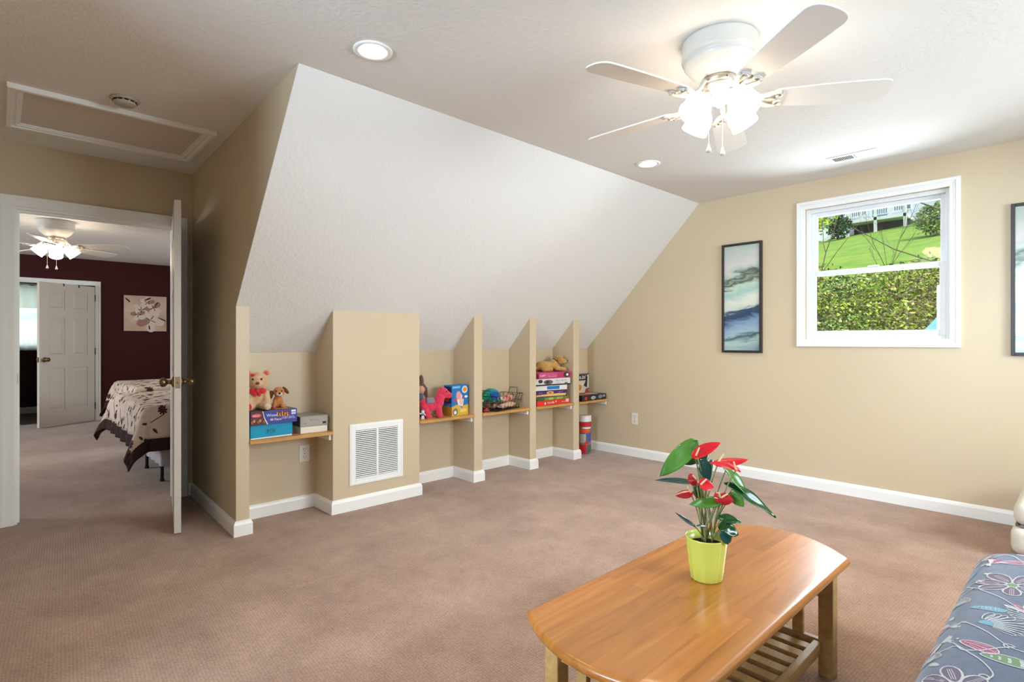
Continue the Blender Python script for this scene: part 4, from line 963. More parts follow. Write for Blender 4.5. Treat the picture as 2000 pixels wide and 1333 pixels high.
def stem(p, q, r=.0022, m=STEM):
    p = Vector(p); q = Vector(q); c = Vector((p.x + (q.x - p.x) * .25, p.y + (q.y - p.y) * .25, p.z + (q.z - p.z) * .6))
    pts = [(1 - u) ** 2 * p + 2 * u * (1 - u) * c + u * u * q for u in [k / 8 for k in range(9)]]
    MB().tube(pts, r, 7).build('stem', m, t, smooth=True)
LV = [ # base px,py,y ; tip px,py,y ; width ; normal ; material ; fold ; bend
 ((1350, 872, .00), (1284, 925, -.03), .075, (-.3, -.85, .35), LG, .10, .10, .6),
 ((1366, 897, .04), (1334, 909, .03), .055, (0, -.9, .3), LD, .1, .05, 0),
 ((1372, 908, .05), (1397, 884, .06), .058, (-.1, -.95, .2), LD, .15, .1, 0),
 ((1352, 946, .01), (1278, 930, -.02), .034, (.1, -.45, .9), LT, .2, .10, 0),
 ((1370, 902, -.01), (1379, 938, -.03), .050, (-.2, -.9, .4), LT, .1, .15, 0),
 ((1385, 925, .03), (1404, 905, .05), .05, (.2, -.8, -.3), LT, .2, .1, 0),
 ((1396, 972, -.04), (1334, 980, -.05), .046, (0, -.75, .6), LG, .05, -.12, .3),
 ((1368, 960, .04), (1378, 985, .03), .045, (0, -.9, .2), LD, .1, .1, 0),
 ((1418, 918, .00), (1469, 974, -.02), .060, (.55, -.62, .55), LG, .18, .12, .3),
 ((1426, 952, -.02), (1507, 1001, -.04), .066, (.30, -.55, .75), LD, .32, .06, .3),
 ((1424, 962, -.03), (1440, 982, -.05), .045, (-.4, -.9, .1), LG, .1, .1, 0),
 ((1345, 1019, -.03), (1306, 994, -.05), .020, (.2, -.6, .7), LT, .2, -.1, 0),
 ((1369, 1022, -.03), (1350, 1016, -.05), .012, (0, -.5, .8), LT, .1, .1, 0),
 ((1402, 1008, -.03), (1438, 1010, -.04), .045, (0, -.6, .8), LD, .2, .15, .4),
 ((1404, 1022, -.05), (1432, 1034, -.05), .050, (.1, -.8, .5), LD, .2, .15, .4),
 ((1396, 1030, -.06), (1410, 1052, -.06), .036, (.1, -.95, .2), LT, .2, .15, 0),
 ((1408, 1030, -.02), (1420, 1055, -.03), .050, (.3, -.9, .2), LD, .2, .1, 0),
 ((1396, 1022, -.05), (1402, 1004, -.06), .03, (0, -.9, .3), LD, .2, .1, 0)]
for k, (bb, tp, w_, n_, m_, fo, be, wa) in enumerate(LV):
    b0 = PX(*bb); leaf('leaf', b0, PX(*tp), w_, n_, m_, fo, be, wa)
    stem((rnd.uniform(-.018, .022), rnd.uniform(-.018, .015), .11), b0, .0018)
FL = [((1356, 888, -.02), (1399, 864, -.02), .040, (-.4, -.75, .5), LR, .5), ((1396, 900, -.03), (1450, 893, -.03), .036, (0, -.6, .8), LR, -.3), ((1424, 913, -.05), (1377, 897, -.06), .030, (.1, -.55, .85), LR, .6),
      ((1350, 930, -.04), (1335, 932, -.05), .040, (-.2, -.9, .3), LR2, -.2), ((1356, 938, -.06), (1379, 942, -.06), .042, (0, -.8, .6), LR, .35), ((1342, 958, -.03), (1314, 961, -.04), .030, (0, -.7, .7), LR2, -.3),
      ((1394, 964, -.05), (1382, 962, -.06), .036, (0, -.9, .4), LR2, -.2), ((1397, 964, -.05), (1416, 968, -.06), .040, (0, -.9, .4), LR2, -.2)]
for k, (bb, tp, w_, n_, m_, fo) in enumerate(FL):
    b0 = PX(*bb); tp_ = PX(*tp); leaf('flower_spathe', b0, b0 + (tp_ - b0) * 1.08, w_ * 1.22, n_, m_, fo, .05)
    up = Vector(n_).normalized(); dd = (tp_ - b0).normalized()
    MB().capsule(b0 + up * .004, b0 + up * .016 + dd * .012 + Vector((0, 0, .012)), .0032, .0022).build('spadix', SPAD, t, smooth=True)
    stem((rnd.uniform(-.018, .022), rnd.uniform(-.018, .015), .11), b0, .0020, STEM)
MB().tube([(.0, -.008, .11), (-.002, -.009, .135), (-.004, -.008, .165)], [.006, .005, .004], 8).build('stem', mat('stem_brown', C(170, 110, 90), .6), t, smooth=True)

# ------------------------------------------------------------------ printed sheets: cloth surfaces with pattern pieces lying on them
class Sheet:
    def __init__(s, fn): s.fn = fn
    def P(s, a, b, off=0.0):
        p = s.fn(a, b)
        if off:
            h = .004; n = (s.fn(a + h, b) - s.fn(a - h, b)).cross(s.fn(a, b + h) - s.fn(a, b - h))
            if n.length > 1e-12: p = p + n.normalized() * off
        return p
    def poly(s, mb, pts, off=.0009):
        n = len(pts); ca = sum(p[0] for p in pts) / n; cb = sum(p[1] for p in pts) / n
        vs = [s.P(ca, cb, off)] + [s.P(a, b, off) for a, b in pts]
        mb.add(vs, [(0, i + 1, (i + 1) % n + 1) for i in range(n)])
    def line(s, mb, pts, w, off=.0014, closed=False):
        n = len(pts); L = []; Rr = []
        for i in range(n):
            p, q = (pts[(i - 1) % n], pts[(i + 1) % n]) if closed else (pts[max(0, i - 1)], pts[min(n - 1, i + 1)])
            d = Vector((q[0] - p[0], q[1] - p[1]));
            d = d.normalized() if d.length > 1e-9 else Vector((1, 0)); k = Vector((-d.y, d.x)) * w / 2
            L.append(s.P(pts[i][0] + k.x, pts[i][1] + k.y, off)); Rr.append(s.P(pts[i][0] - k.x, pts[i][1] - k.y, off))
        m = n if closed else n - 1
        mb.add(L + Rr, [(i, (i + 1) % n, (i + 1) % n + n, i + n) for i in range(m)])
def petal(cx, cy, ang, L, w, n=12, start=0.0):
    pts = []
    for k in range(n):
        a = 2 * math.pi * k / n; u = .5 - .5 * math.cos(a); r = start + (L - start) * u; v = w / 2 * math.sin(a) * (.6 + .5 * u)
        pts.append((cx + r * math.cos(ang) - v * math.sin(ang), cy + r * math.sin(ang) + v * math.cos(ang)))
    return pts

# futon: a padded seat whose front and far end roll down
prof = [(-.262, .13), (-.288, .18), (-.300, .25), (-.296, .33), (-.276, .385), (-.240, .418), (-.18, .433), (-.08, .438), (.15, .440), (.50, .440)]
arc = [0.0]
for (a, b_), (c, d) in zip(prof, prof[1:]): arc.append(arc[-1] + math.hypot(c - a, d - b_))
def cat(p0, p1, p2, p3, u): return .5 * (2 * p1 + (p2 - p0) * u + (2 * p0 - 5 * p1 + 4 * p2 - p3) * u * u + (3 * p1 - p0 - 3 * p2 + p3) * u ** 3)
def prof_at(s):
    s = max(0, min(arc[-1], s)); k = 0
    while k < len(arc) - 2 and s > arc[k + 1]: k += 1
    u = (s - arc[k]) / (arc[k + 1] - arc[k]); g = lambda i: prof[max(0, min(len(prof) - 1, i))]
    return tuple(cat(g(k - 1)[c], g(k)[c], g(k + 1)[c], g(k + 2)[c], u) for c in (0, 1))
YE, RE, YS = 2.655, .11, .45
def futon(s, y):
    x, z = prof_at(s); q = (y - (YE - RE)) / (RE * 1.3); yy = y
    z += .004 * math.sin(x * 9 + 1) * math.sin(y * 6) if z > .42 else 0
    if q > 0:
        a = min(1, q) * math.pi / 2; yy = YE - RE + RE * math.sin(a); k = 1 - math.cos(a)
        z = .13 + (z - .13) * (1 - .30 * k); x += .035 * k * (1 if x < 0 else -.3)
        if q > 1: z = z + (.13 - z) * min(1, q - 1); yy = YE + .012 * math.sin(min(1, q - 1) * math.pi)
    return Vector((x, yy, z))
def s_of_x(x):
    for i in range(0, 400):
        s = arc[4] + (arc[-1] - arc[4]) * i / 400
        if prof_at(s)[0] >= x: return s
    return arc[-1]
FS = Sheet(futon)
GREYF = mat('slate_floral_fabric', C(98, 106, 126), .85, .2, noise=(60, .5, C(80, 86, 106)), bump=(420, .3, .002), sheen=.25)
t = thing('futon_sofa', 'slate blue floral futon sofa at the right edge of the photo', 'sofa', (.12, 1.55, 0))
ys = [YS + (YE - RE - YS) * k / 40 for k in range(41)] + [YE - RE + RE * 1.3 * 2 * k / 16 for k in range(1, 17)]
rows = [[futon(arc[-1] * i / 46, y) for y in ys] for i in range(47)]
seat = MB().grid(rows).add([(-.262, YS, .13), (.5, YS, .13), (.5, YS, .44), (-.24, YS, .42)], [(0, 1, 2, 3)]).add([(-.262, YS, .13), (.5, YS, .13), (.5, YE, .13), (-.23, YE, .13)], [(3, 2, 1, 0)]).build('seat_mattress', GREYF, t, world=True, smooth=True)
# back mattress leaning on the knee-wall side, timber frame
bk = []
for i in range(25):
    a = 2 * math.pi * i / 24; bx = .60 + .10 * abs(math.cos(a)) ** .6 * (1 if math.cos(a) > 0 else -1); bz = .62 + .27 * abs(math.sin(a)) ** .6 * (1 if math.sin(a) > 0 else -1)
    bk.append([Vector((bx + (bz - .4) * .28, y, bz)) for y in (YS, YS + .04, 1.5, YE - .05, YE - .01)])
MB().grid(bk).add([bk[i][0] for i in range(24)], [tuple(range(24))]).add([bk[i][-1] for i in range(24)], [tuple(range(24))]).build('back_mattress', GREYF, t, world=True, smooth=True)
for y in (YS + .12, 1.55, YE - .20): MB().box(-.20, .78, y - .02, y + .02, .085, .128).build('cross_rail', LEGW, t, world=True, bevel=.003)
for x in (-.16, .72):
    for y in (YS + .12, YE - .20): MB().box(x - .025, x + .025, y - .025, y + .025, 0, .085).build('leg', LEGW, t, world=True, bevel=.003)
FW = mat('thread_white', C(196, 196, 198), .8); FPK = mat('thread_pink', C(176, 92, 124), .8); FTL = mat('thread_teal', C(120, 164, 182), .8); FGN = mat('thread_green', C(120, 150, 110), .8); FDK = mat('thread_plum', C(112, 98, 118), .8)
def motif(kind, x, y, sc, rot, seed=0):
    s0 = s_of_x(x); rr = random.Random(seed); W = MB(); Fm = {}
    def fill(m, pts): Fm.setdefault(m, MB()); FS.poly(Fm[m], pts)
    if kind == 'flower':
        for k in range(7):
            a = rot + 2 * math.pi * k / 7; L = sc * rr.uniform(.85, 1.15); pp = petal(s0, y, a, L, sc * .55, 14, sc * .15); fill('thread_plum', pp); FS.line(W, pp, .0045, closed=True)
            for v in (-.16, 0, .16): FS.line(W, [(s0 + sc * q * math.cos(a + v * (1.2 - q)), y + sc * q * math.sin(a + v * (1.2 - q))) for q in (.3, .5, .72, .88)], .0016)
        fill('thread_green', [(s0 + sc * .22 * math.cos(k * .7), y + sc * .22 * math.sin(k * .7)) for k in range(9)])
    if kind == 'feather':
        for k in range(11):
            a = rot + (k - 5) * .17; pp = petal(s0, y, a, sc * (1.5 - abs(k - 5) * .09), sc * .22, 10, sc * .35); FS.line(W, pp, .003, closed=True)
        fill('thread_teal', petal(s0, y, rot, sc * .7, sc * .55, 14))
    if kind == 'lily':
        for k in range(3): pp = petal(s0, y, rot + (k - 1) * .6, sc, sc * .36); fill('thread_white' if k != 1 else 'thread_pink', pp)
        for k in range(2): pp = petal(s0, y, rot + math.pi + (k - .5) * .8, sc * .7, sc * .3); fill('thread_white', pp)
    if kind == 'drop':
        pp = petal(s0, y, rot, sc, sc * .62, 16); fill('thread_pink', pp); FS.line(W, pp, .004, closed=True); FS.line(W, [(s0 + sc * q * math.cos(rot), y + sc * q * math.sin(rot)) for q in (.1, .4, .7, .95)], .003)
        for v in (-.3, .3): FS.line(W, [(s0 + sc * q * math.cos(rot + v), y + sc * q * math.sin(rot + v)) for q in (.3, .5, .7)], .002)
    if kind == 'leaf':
        pp = petal(s0, y, rot, sc, sc * .5, 16); fill('thread_green', pp); FS.line(W, pp, .004, closed=True)
        for q in (.25, .42, .6, .78): FS.line(W, [(s0 + sc * q * math.cos(rot + v), y + sc * q * math.sin(rot + v)) for v in (-.2, 0, .2)], .006)
    if kind == 'tealleaf':
        pp = petal(s0, y, rot, sc, sc * .5, 16); fill('thread_teal', pp)
        for q in range(7): FS.line(W, [(s0 + sc * (.15 + .1 * q) * math.cos(rot + v), y + sc * (.15 + .1 * q) * math.sin(rot + v)) for v in (-.2, 0, .2)], .0016)
    if kind == 'bud': fill('thread_white', petal(s0, y, rot, sc, sc * .55))
    if kind == 'vine':
        pts = []
        for k in range(26):
            u = k / 25; a = rot + .5 * math.sin(u * 6.3); pts.append((s0 + sc * u * math.cos(rot) + .03 * math.sin(u * 7) * math.sin(rot), y + sc * u * math.sin(rot) + .035 * math.sin(u * 7) * math.cos(rot)))
        ex, ey = pts[-1]; pts += [(ex + .012 * (math.cos(rot + k * .6) - math.cos(rot)), ey + .012 * (math.sin(rot + k * .6) - math.sin(rot))) for k in range(1, 8)]
        FS.line(W, pts, .0042)
    for m, b in Fm.items(): b.build('embroidered_' + kind, MATS[m], seat, world=True)
    if W.v: W.build('stitched_outline', FW, seat, world=True)
PI = math.pi
for a in [('flower', -.165, 2.225, .105, .3), ('tealleaf', -.235, 1.985, .085, .1), ('feather', -.205, 1.87, .085, .5), ('lily', -.262, 1.86, .06, PI * .9), ('lily', -.262, 1.74, .06, PI * 1.2), ('drop', -.225, 1.735, .085, -.35), ('leaf', -.18, 1.68, .105, .1),
          ('flower', -.20, 1.50, .085, .1), ('lily', -.265, 2.49, .05, .4), ('lily', -.235, 2.44, .05, 1.0), ('drop', -.215, 2.45, .07, .3), ('feather', -.20, 2.56, .05, .7), ('bud', -.262, 1.91, .035, 2), ('bud', -.245, 1.59, .035, 2.4), ('bud', -.240, 2.315, .03, .6), ('feather', -.287, 2.03, .05, 1.2), ('vine', -.27, 2.22, .30, -.9),
          ('vine', -.26, 1.85, .22, -.4), ('vine', -.25, 1.78, .26, -1.1), ('vine', -.28, 1.64, .2, .6), ('vine', -.24, 2.50, .16, .2), ('tealleaf', -.288, 2.30, .07, 1.4), ('feather', -.287, 1.62, .05, 1.5), ('vine', -.290, 2.13, .12, 1.2), ('flower', -.293, 1.44, .06, .2),
          ('feather', -.06, 1.98, .08, 2.6), ('flower', .02, 2.2, .10, 0), ('leaf', -.06, 2.44, .09, 1), ('drop', .0, 1.75, .08, 2), ('flower', .0, 1.45, .10, .4), ('lily', -.12, 2.02, .06, 2.2), ('vine', -.05, 1.6, .25, 1.3), ('tealleaf', .1, 1.9, .09, 2),
          ('flower', -.12, 1.2, .10, 0), ('leaf', -.22, 1.25, .09, 2), ('drop', .05, 1.1, .08, 1), ('feather', .15, 1.4, .08, 2), ('flower', .2, 2.45, .09, 1), ('lily', .15, 1.0, .07, 0), ('flower', -.1, .85, .1, 1), ('vine', -.2, .9, .3, 1.2)]: motif(*a, seed=int(abs(a[1] * 1000)))
rm = random.Random(3)
for i in range(4):
    for j in range(9): motif(rm.choice(('flower', 'feather', 'drop', 'leaf', 'tealleaf', 'lily', 'vine', 'bud')), .06 + .115 * i + rm.uniform(-.03, .03), .62 + .215 * j + rm.uniform(-.05, .05), rm.uniform(.06, .095), rm.uniform(0, 6.28), i * 20 + j)

# ------------------------------------------------------------------ cream ottoman in the far right corner
CREAM = mat('cream_upholstery', C(226, 220, 206), .85, .2, noise=(30, .4, C(212, 204, 188)), bump=(300, .2, .002))
t = thing('ottoman', 'cream upholstered low seat by the window wall, cut by the photo edge', 'ottoman', (.125, 4.28, 0))
MB().box(-.425, .425, -.36, .36, .035, .185).build('base', CREAM, t, bevel=.045, seg=5, smooth=True)
MB().box(-.415, .425, -.35, .35, .188, .315).build('cushion', CREAM, t, bevel=.05, seg=6, smooth=True)
MB().tube([(-.40, -.31, .187), (-.385, -.335, .187), (.385, -.335, .187), (.40, -.31, .187), (.40, .31, .187), (.385, .335, .187), (-.385, .335, .187), (-.40, .31, .187), (-.40, -.31, .187)], .008, 8).build('piping', mat('grey_piping', C(120, 114, 106), .8), t)
for sx in (-1, 1):
    for sy in (-1, 1): MB().lathe([(.024, 0), (.03, .045), (0, .045)], 14, (sx * .34, sy * .28, 0)).build('foot', mat('dark_foot', C(50, 34, 26), .5), t)

# ------------------------------------------------------------------ bedroom seen through the door
XF = -10.10; HB2 = 2.37
struct(MB().box(XF - .12, -4.70, -3.0, 4.6, -.12, -.0005).build('floor_bedroom', CARPET))
CEILB = CEIL
struct(MB().box(XF - .12, -4.82, -3.12, 4.72, HB2, HB2 + .1).build('ceiling_bedroom', CEILB))
FD = (.05, 1.04, 0, 1.985)
holes_wall('wall_bedroom_far', 'x', XF - .12, XF, -3.0, 4.6, 0, HB2 + .05, [FD], MAROON)
WIN6 = (-7.8, -6.2, 1.0, 2.1)  # opening of an unseen window added for light
holes_wall('wall_bedroom_right', 'y', 4.6, 4.72, XF, -4.82, 0, HB2 + .05, [WIN6], MAROON)
WIN3 = (-8.4, -6.8, .95, 2.1)
holes_wall('wall_bedroom_left', 'y', -3.12, -3.0, XF, -4.82, 0, HB2 + .05, [WIN3], MAROON)
struct(MB().box(-4.84, -4.821, -3.0, -.0, 0, HB2 + .05).box(-4.84, -4.821, 1.06, 4.6, 0, HB2 + .05).box(-4.84, -4.821, 0, 1.06, 2.11, HB2 + .05).build('wall_bedroom_near', MAROON))
w3 = sroot('window_3', (-7.6, -3.0, .95))
s = frame_y(MB(), *WIN3, .05, -3.09, -3.05).box(-7.63, -7.57, -3.09, -3.05, .95, 2.1).build('sash', VINYL, w3, world=True)
MB().box(WIN3[0] + .04, WIN3[1] - .04, -3.072, -3.068, 1.0, 2.05).build('pane', GLASS, s, world=True)
w6 = sroot('window_bedroom_added', (-7.0, 4.6, 1.0))  # added window, out of view, frames the extra bedroom light
s = frame_y(MB(), *WIN6, .05, 4.65, 4.69).box(-7.03, -6.97, 4.65, 4.69, 1.0, 2.1).build('sash', VINYL, w6, world=True)
MB().box(WIN6[0] + .04, WIN6[1] - .04, 4.668, 4.672, 1.04, 2.06).build('pane', GLASS, s, world=True)
casing_x('trim_2', XF, 1, FD[0], FD[1], FD[3], w=.065)
casing_x('trim_3', -4.84, -1, DO[0], DO[1], DO[3])
baseboard('baseboard_bedroom', [(XF, 1.105), (XF, 4.6), (-4.84, 4.6)], -1)
six_panel_door('door_2', (XF + .03, 1.020, 0), math.atan2(-.637, .47), .79, 1.965)
t2 = thing('door_hook', 'two small dark hooks over the top of the far white door', 'hook', (-9.8, .62, 1.96))
dd = Vector((.47, -.637, 0)).normalized(); nn = Vector((dd.y, -dd.x, 0))
for q in (.24, .46):
    p = Vector((XF + .03, 1.020, 0)) + dd * q
    for sgn in (1,):
        MB().box(-.008, .008, -.021, .021, 1.9655, 1.968, Matrix.Translation((p.x, p.y, 0)) @ Matrix.Rotation(math.atan2(dd.y, dd.x), 4, 'Z')).box(-.008, .008, .0185, .021, 1.93, 1.968, Matrix.Translation((p.x, p.y, 0)) @ Matrix.Rotation(math.atan2(dd.y, dd.x), 4, 'Z')).box(-.008, .008, -.021, -.0185, 1.93, 1.968, Matrix.Translation((p.x, p.y, 0)) @ Matrix.Rotation(math.atan2(dd.y, dd.x), 4, 'Z')).build('hook', BLACK, t2, world=True)
# room beyond
VF = mat('wood_plank_floor', C(126, 108, 88), .45, .4, noise=(4, .9, C(96, 80, 64), (.6, 9, 1)))
fl = struct(MB().box(-12.0, XF - .12, -1.0, 2.2, -.12, -.012).build('floor_far', DARKGAP))
for k in range(12):
    struct_y = -.9 + k * .155
    MB().box(-11.80, XF - .121, struct_y, struct_y + .152, -.012, -.0005).build('plank', VF, fl)
WIN4 = (-.35, .62, 1.06, 2.10)
holes_wall('wall_far', 'x', -11.92, -11.80, -1.0, 2.2, 0, 2.45, [WIN4], MAROON)
struct(MB().box(-11.92, XF - .12, 2.2, 2.3, 0, 2.45).build('wall_far_right', MAROON)); struct(MB().box(-11.92, XF - .12, -1.1, -1.0, 0, 2.45).build('wall_far_left', MAROON))
struct(MB().box(-11.92, XF - .12, -1.1, 2.3, 2.42, 2.5).build('ceiling_far', CEIL))
baseboard('baseboard_far', [(-11.8, -1.0), (-11.8, 2.2)], -1, h=.10, m=TRIM)
w4 = sroot('window_4', (-11.8, .13, 1.06)); sm = MB()
sm.box(-11.89, -11.85, WIN4[0], WIN4[0] + .05, 1.06, 2.1).box(-11.89, -11.85, WIN4[1] - .05, WIN4[1], 1.06, 2.1).box(-11.89, -11.85, WIN4[0], WIN4[1], 1.06, 1.11).box(-11.89, -11.85, WIN4[0], WIN4[1], 2.05, 2.10).box(-11.89, -11.85, WIN4[0], WIN4[1], 1.56, 1.60)
s = sm.build('sash', VINYL, w4, world=True); MB().box(-11.872, -11.868, WIN4[0] + .04, WIN4[1] - .04, 1.1, 2.06).build('pane', GLASS, s, world=True)
def sheer_mat():
    m = bpy.data.materials.new('sheer_curtain'); m.use_nodes = True; nt = m.node_tree; nt.nodes.clear()
    o = nt.nodes.new('ShaderNodeOutputMaterial'); d = nt.nodes.new('ShaderNodeBsdfDiffuse'); tr = nt.nodes.new('ShaderNodeBsdfTranslucent'); mx = nt.nodes.new('ShaderNodeMixShader'); mx.inputs[0].default_value = .55
    d.inputs[0].default_value = C(240, 240, 230); tr.inputs[0].default_value = C(240, 244, 236)
    nt.links.new(d.outputs[0], mx.inputs[1]); nt.links.new(tr.outputs[0], mx.inputs[2]); nt.links.new(mx.outputs[0], o.inputs[0]); return m
SHEER = sheer_mat()
t = thing('window_curtain', 'white sheer curtain with valance on a dark rod in the far room', 'curtain', (-11.76, .12, 1.02))
def drape(z0, z1, x, amp): return MB().grid([[Vector((x + amp * math.sin(y * 62 + math.sin(y * 9) * 2) * (.5 + .5 * (z1 - z) / (z1 - z0 + .01)), y, z)) for y in [-.45 + 1.0 * k / 110 for k in range(111)]] for z in [z0 + (z1 - z0) * k / 6 for k in range(7)]])
drape(1.02, 2.055, -11.755, .012).build('panel', SHEER, t, world=True, smooth=True)
drape(1.70, 2.075, -11.725, .014).build('valance', SHEER, t, world=True, smooth=True)
MB().tube([(-11.735, -.50, 2.075), (-11.735, .58, 2.075)], .011, 10).ball((-11.735, .59, 2.075), .018).build('rod', BLACK, t, world=True)

# canvas print
t = thing('canvas_print', 'unframed sepia canvas of blossoms on the maroon wall', 'picture', (XF, 1.666, 1.597))
hy, hz = .278, .273
cv = MB().box(0, .03, -hy, hy, -hz, hz).build('canvas', mat('canvas_sepia', C(206, 172, 150), .7, .2, noise=(3.2, 1.0, C(228, 202, 184))), t, bevel=.003)
def cvp(y, z, e): return Vector((.0305 + e, y, z))
rc = random.Random(5)
def cpet(cy, cz, ang, L, w, m, e):
    MB().add([cvp(a, b, e) for a, b in petal(cy, cz, ang, L, w, 16)], [tuple(range(16))]).build('painted_petal', m, cv)
cW = mat('sepia_white', C(236, 216, 202), .7); cM = mat('sepia_mid', C(176, 128, 112), .7); cD = mat('sepia_dark', C(60, 36, 32), .7)
for k, (cy, cz, L) in enumerate(((-.06, .06, .11), (.06, -.10, .19), (.10, .09, .12), (-.10, -.02, .10), (.02, .17, .10))):
    for q in range(5):
        a = q * 2 * PI / 5 + k; cpet(cy, cz, a, L, L * .7, (cW, cM)[(q + k) % 3 == 0], .0003 + .0002 * k + .00003 * q)
    for q in range(4): cpet(cy, cz, q * 1.6 + k, L * .42, .012, cD, .002 + .00005 * q)
for a in ((.16, -.06, -.45, .12, .022), (.04, -.18, -1.4, .07, .022), (-.27, .24, -.8, .10, .025), (-.02, .20, .5, .10, .03), (.12, .12, 1.0, .08, .02)): cpet(*a, cD, .0024)

# beds and bedspreads
BSP = mat('cream_bedspread', C(226, 206, 190), .85, .2, noise=(14, .5, C(214, 188, 168)), bump=(70, .5, .006))
BORD = mat('brown_border', C(58, 34, 32), .8, .2); SKIRT = mat('bed_skirt', C(206, 198, 206), .85, .2)
def bed(label, label2, xn, xf, yf, yh, top, rail):
    W_, Ln = xn - xf, yh - yf; Lo = .37; Bo = .10
    t = thing('bed', label, 'bed', ((xn + xf) / 2, (yf + yh) / 2, 0), 0, 'beds in the maroon bedroom')
    MB().box(xf + .03, xn - .03, yf + .03, yh, top - .27, top - .008).build('mattress', SKIRT, t, world=True, bevel=.03, seg=3)
    sk = []
    path = [(xn - .05, yh), (xn - .04, yf + .10), (xf + .04, yf + .10), (xf + .05, yh)]
    pts = []
    for (a, b), (c, d) in zip(path, path[1:]):
        n = 40
        for k in range(n): u = k / n; pts.append((a + (c - a) * u, b + (d - b) * u))
    MB().grid([[Vector((x + .008 * math.sin(i * 1.3) * (1 if z < .3 else .3), y + .008 * math.cos(i * 1.3), z)) for i, (x, y) in enumerate(pts)] for z in (.14, .24, .36)]).build('bed_skirt', SKIRT, t, world=True, smooth=True)
    for x in (xn - .12, (xn + xf) / 2, xf + .12):
        for y in (yf + .12, (yf + yh) / 2, yh - .15): MB().lathe([(.017, 0), (.017, .02), (.013, .022), (.013, .33)], 10, (x, y, 0)).build('leg', BLACK, t, world=True)
    MB().box(xf + .08, xn - .08, yf + .10, yf + .14, .29, .33).box(xn - .14, xn - .10, yf + .10, yh - .1, .29, .33).box(xf + .10, xf + .14, yf + .1, yh - .1, .29, .33).build('frame_rail', BLACK, t, world=True)
    def f(a, b):
        oa = -a if a < 0 else (a - W_ if a > W_ else 0); sa = 1 if a < 0 else -1; of = -b if b < 0 else 0
        x = xn - min(max(a, 0), W_); y = yf + max(b, 0); d = math.hypot(oa, of)
        if d <= 0: return Vector((x, y, top + .010 * math.sin(a * 17) * math.sin(b * 13) * .4))
        th = math.atan2(of, oa); fold = math.sin(2 * th)
        out = .045 * (1 - math.exp(-d / .04)) + d * (.10 + .26 * fold) + .010 * math.sin((a if of > oa else b) * 22) * d / .3
        z = top - max(0, d - .02) * (1 - .06 * fold)
        return Vector((x + sa * math.cos(th) * out, y - math.sin(th) * out, max(z, .03)))
    S_ = Sheet(f)
    bs = thing('bedspread', label2, 'bedspread', ((xn + xf) / 2, (yf + yh) / 2, top), 0, 'patchwork bedspreads')
    def span(a0, a1, b0, b1, n, m): return MB().grid([[f(a0 + (a1 - a0) * i / n, b0 + (b1 - b0) * k / m) for k in range(m + 1)] for i in range(n + 1)])
    sheet = span(-Lo + Bo, W_ + Lo - Bo, -Lo + Bo, Ln, 70, 70).build('quilt', BSP, bs, world=True, smooth=True, solid=.006)
    span(-Lo, -Lo + Bo, -Lo, Ln, 6, 70).build('border', BORD, bs, world=True, smooth=True, solid=.008)
    span(W_ + Lo - Bo, W_ + Lo, -Lo, Ln, 6, 70).build('border', BORD, bs, world=True, smooth=True, solid=.008)
    span(-Lo + Bo, W_ + Lo - Bo, -Lo, -Lo + Bo, 70, 6).build('border', BORD, bs, world=True, smooth=True, solid=.008)
    rb = random.Random(int(-xn * 10)); dk = MB(); gr = MB(); vn = MB()
    a = -.22
    ia = 0
    while a < W_ + .22:
        b = -.22 + (.11 if ia % 2 else 0); ib = 0
        while b < 1.5:
            cx_, cy_ = a + rb.uniform(-.02, .02), b + rb.uniform(-.02, .02); r0 = rb.uniform(0, 6.3)
            if (ia + ib) % 2 == 0:
                for k in range(8): S_.poly(dk, petal(cx_, cy_, r0 + k * PI / 4, .036, .018, 8), -.005)
            for k in range(3): S_.poly(gr, petal(cx_ + rb.uniform(-.10, .10), cy_ + rb.uniform(-.10, .10), rb.uniform(0, 6.3), .052, .024, 8), -.005)
            S_.line(vn, [(cx_ + .02 * q + .03, cy_ + .02 * q + .014 * math.sin(q * 1.1 + r0)) for q in range(6)], .006, -.005)
            b += .22; ib += 1
        a += .17; ia += 1
    dk.build('plum_flowers', mat('bed_plum', C(72, 30, 40), .8), sheet, world=True)['kind'] = 'stuff'
    gr.build('dark_leaves', mat('bed_green', C(44, 48, 44), .8), sheet, world=True)['kind'] = 'stuff'
    vn.build('brown_vines', mat('bed_vine', C(86, 52, 46), .8), sheet, world=True)['kind'] = 'stuff'
bed('bed nearer the hall door with black metal legs and pale skirt', 'cream floral bedspread with brown border draped over the near bed', -5.20, -6.72, .875, 2.90, .642, True)
bed('bed farther from the hall door, beside the far wall', 'cream floral bedspread with brown border draped over the far bed', -7.38, -8.82, 1.15, 3.15, .642, True)

# ------------------------------------------------------------------ hillside outside the gable window
def gz(x, y):
    if y < 6.5: z = -2.6
    elif y < 8.5: z = -2.6 + (y - 6.5) * 1.15
    elif y < 16: z = -.30 + (y - 8.5) * .28
    elif y < 47: z = 1.80 + (y - 16) * .244
    else: z = 9.36 + (y - 47) * .05
    return z + (.07 * (x + 10) * min(1, max(0, (y - 14) / 28)))
GRASS = mat('spring_grass', C(118, 158, 70), .95, .1, noise=(.9, .9, C(150, 174, 80)), bump=(20, .8, .05))
LITTER = mat('leaf_litter', C(128, 112, 86), .95, .1, noise=(3, 1.0, C(110, 128, 66)), bump=(14, 1, .05))
gx = [-60 + 4 * k for k in range(26)]; gy = [16, 20, 25, 30, 36, 42, 47, 55, 80, 120]
struct(MB().grid([[Vector((x, y, gz(x, y))) for x in gx] for y in gy][::-1]).build('ground_lawn', GRASS, smooth=True))
gy = [YW + .3, 6.5, 8.5, 10, 12, 14, 16]
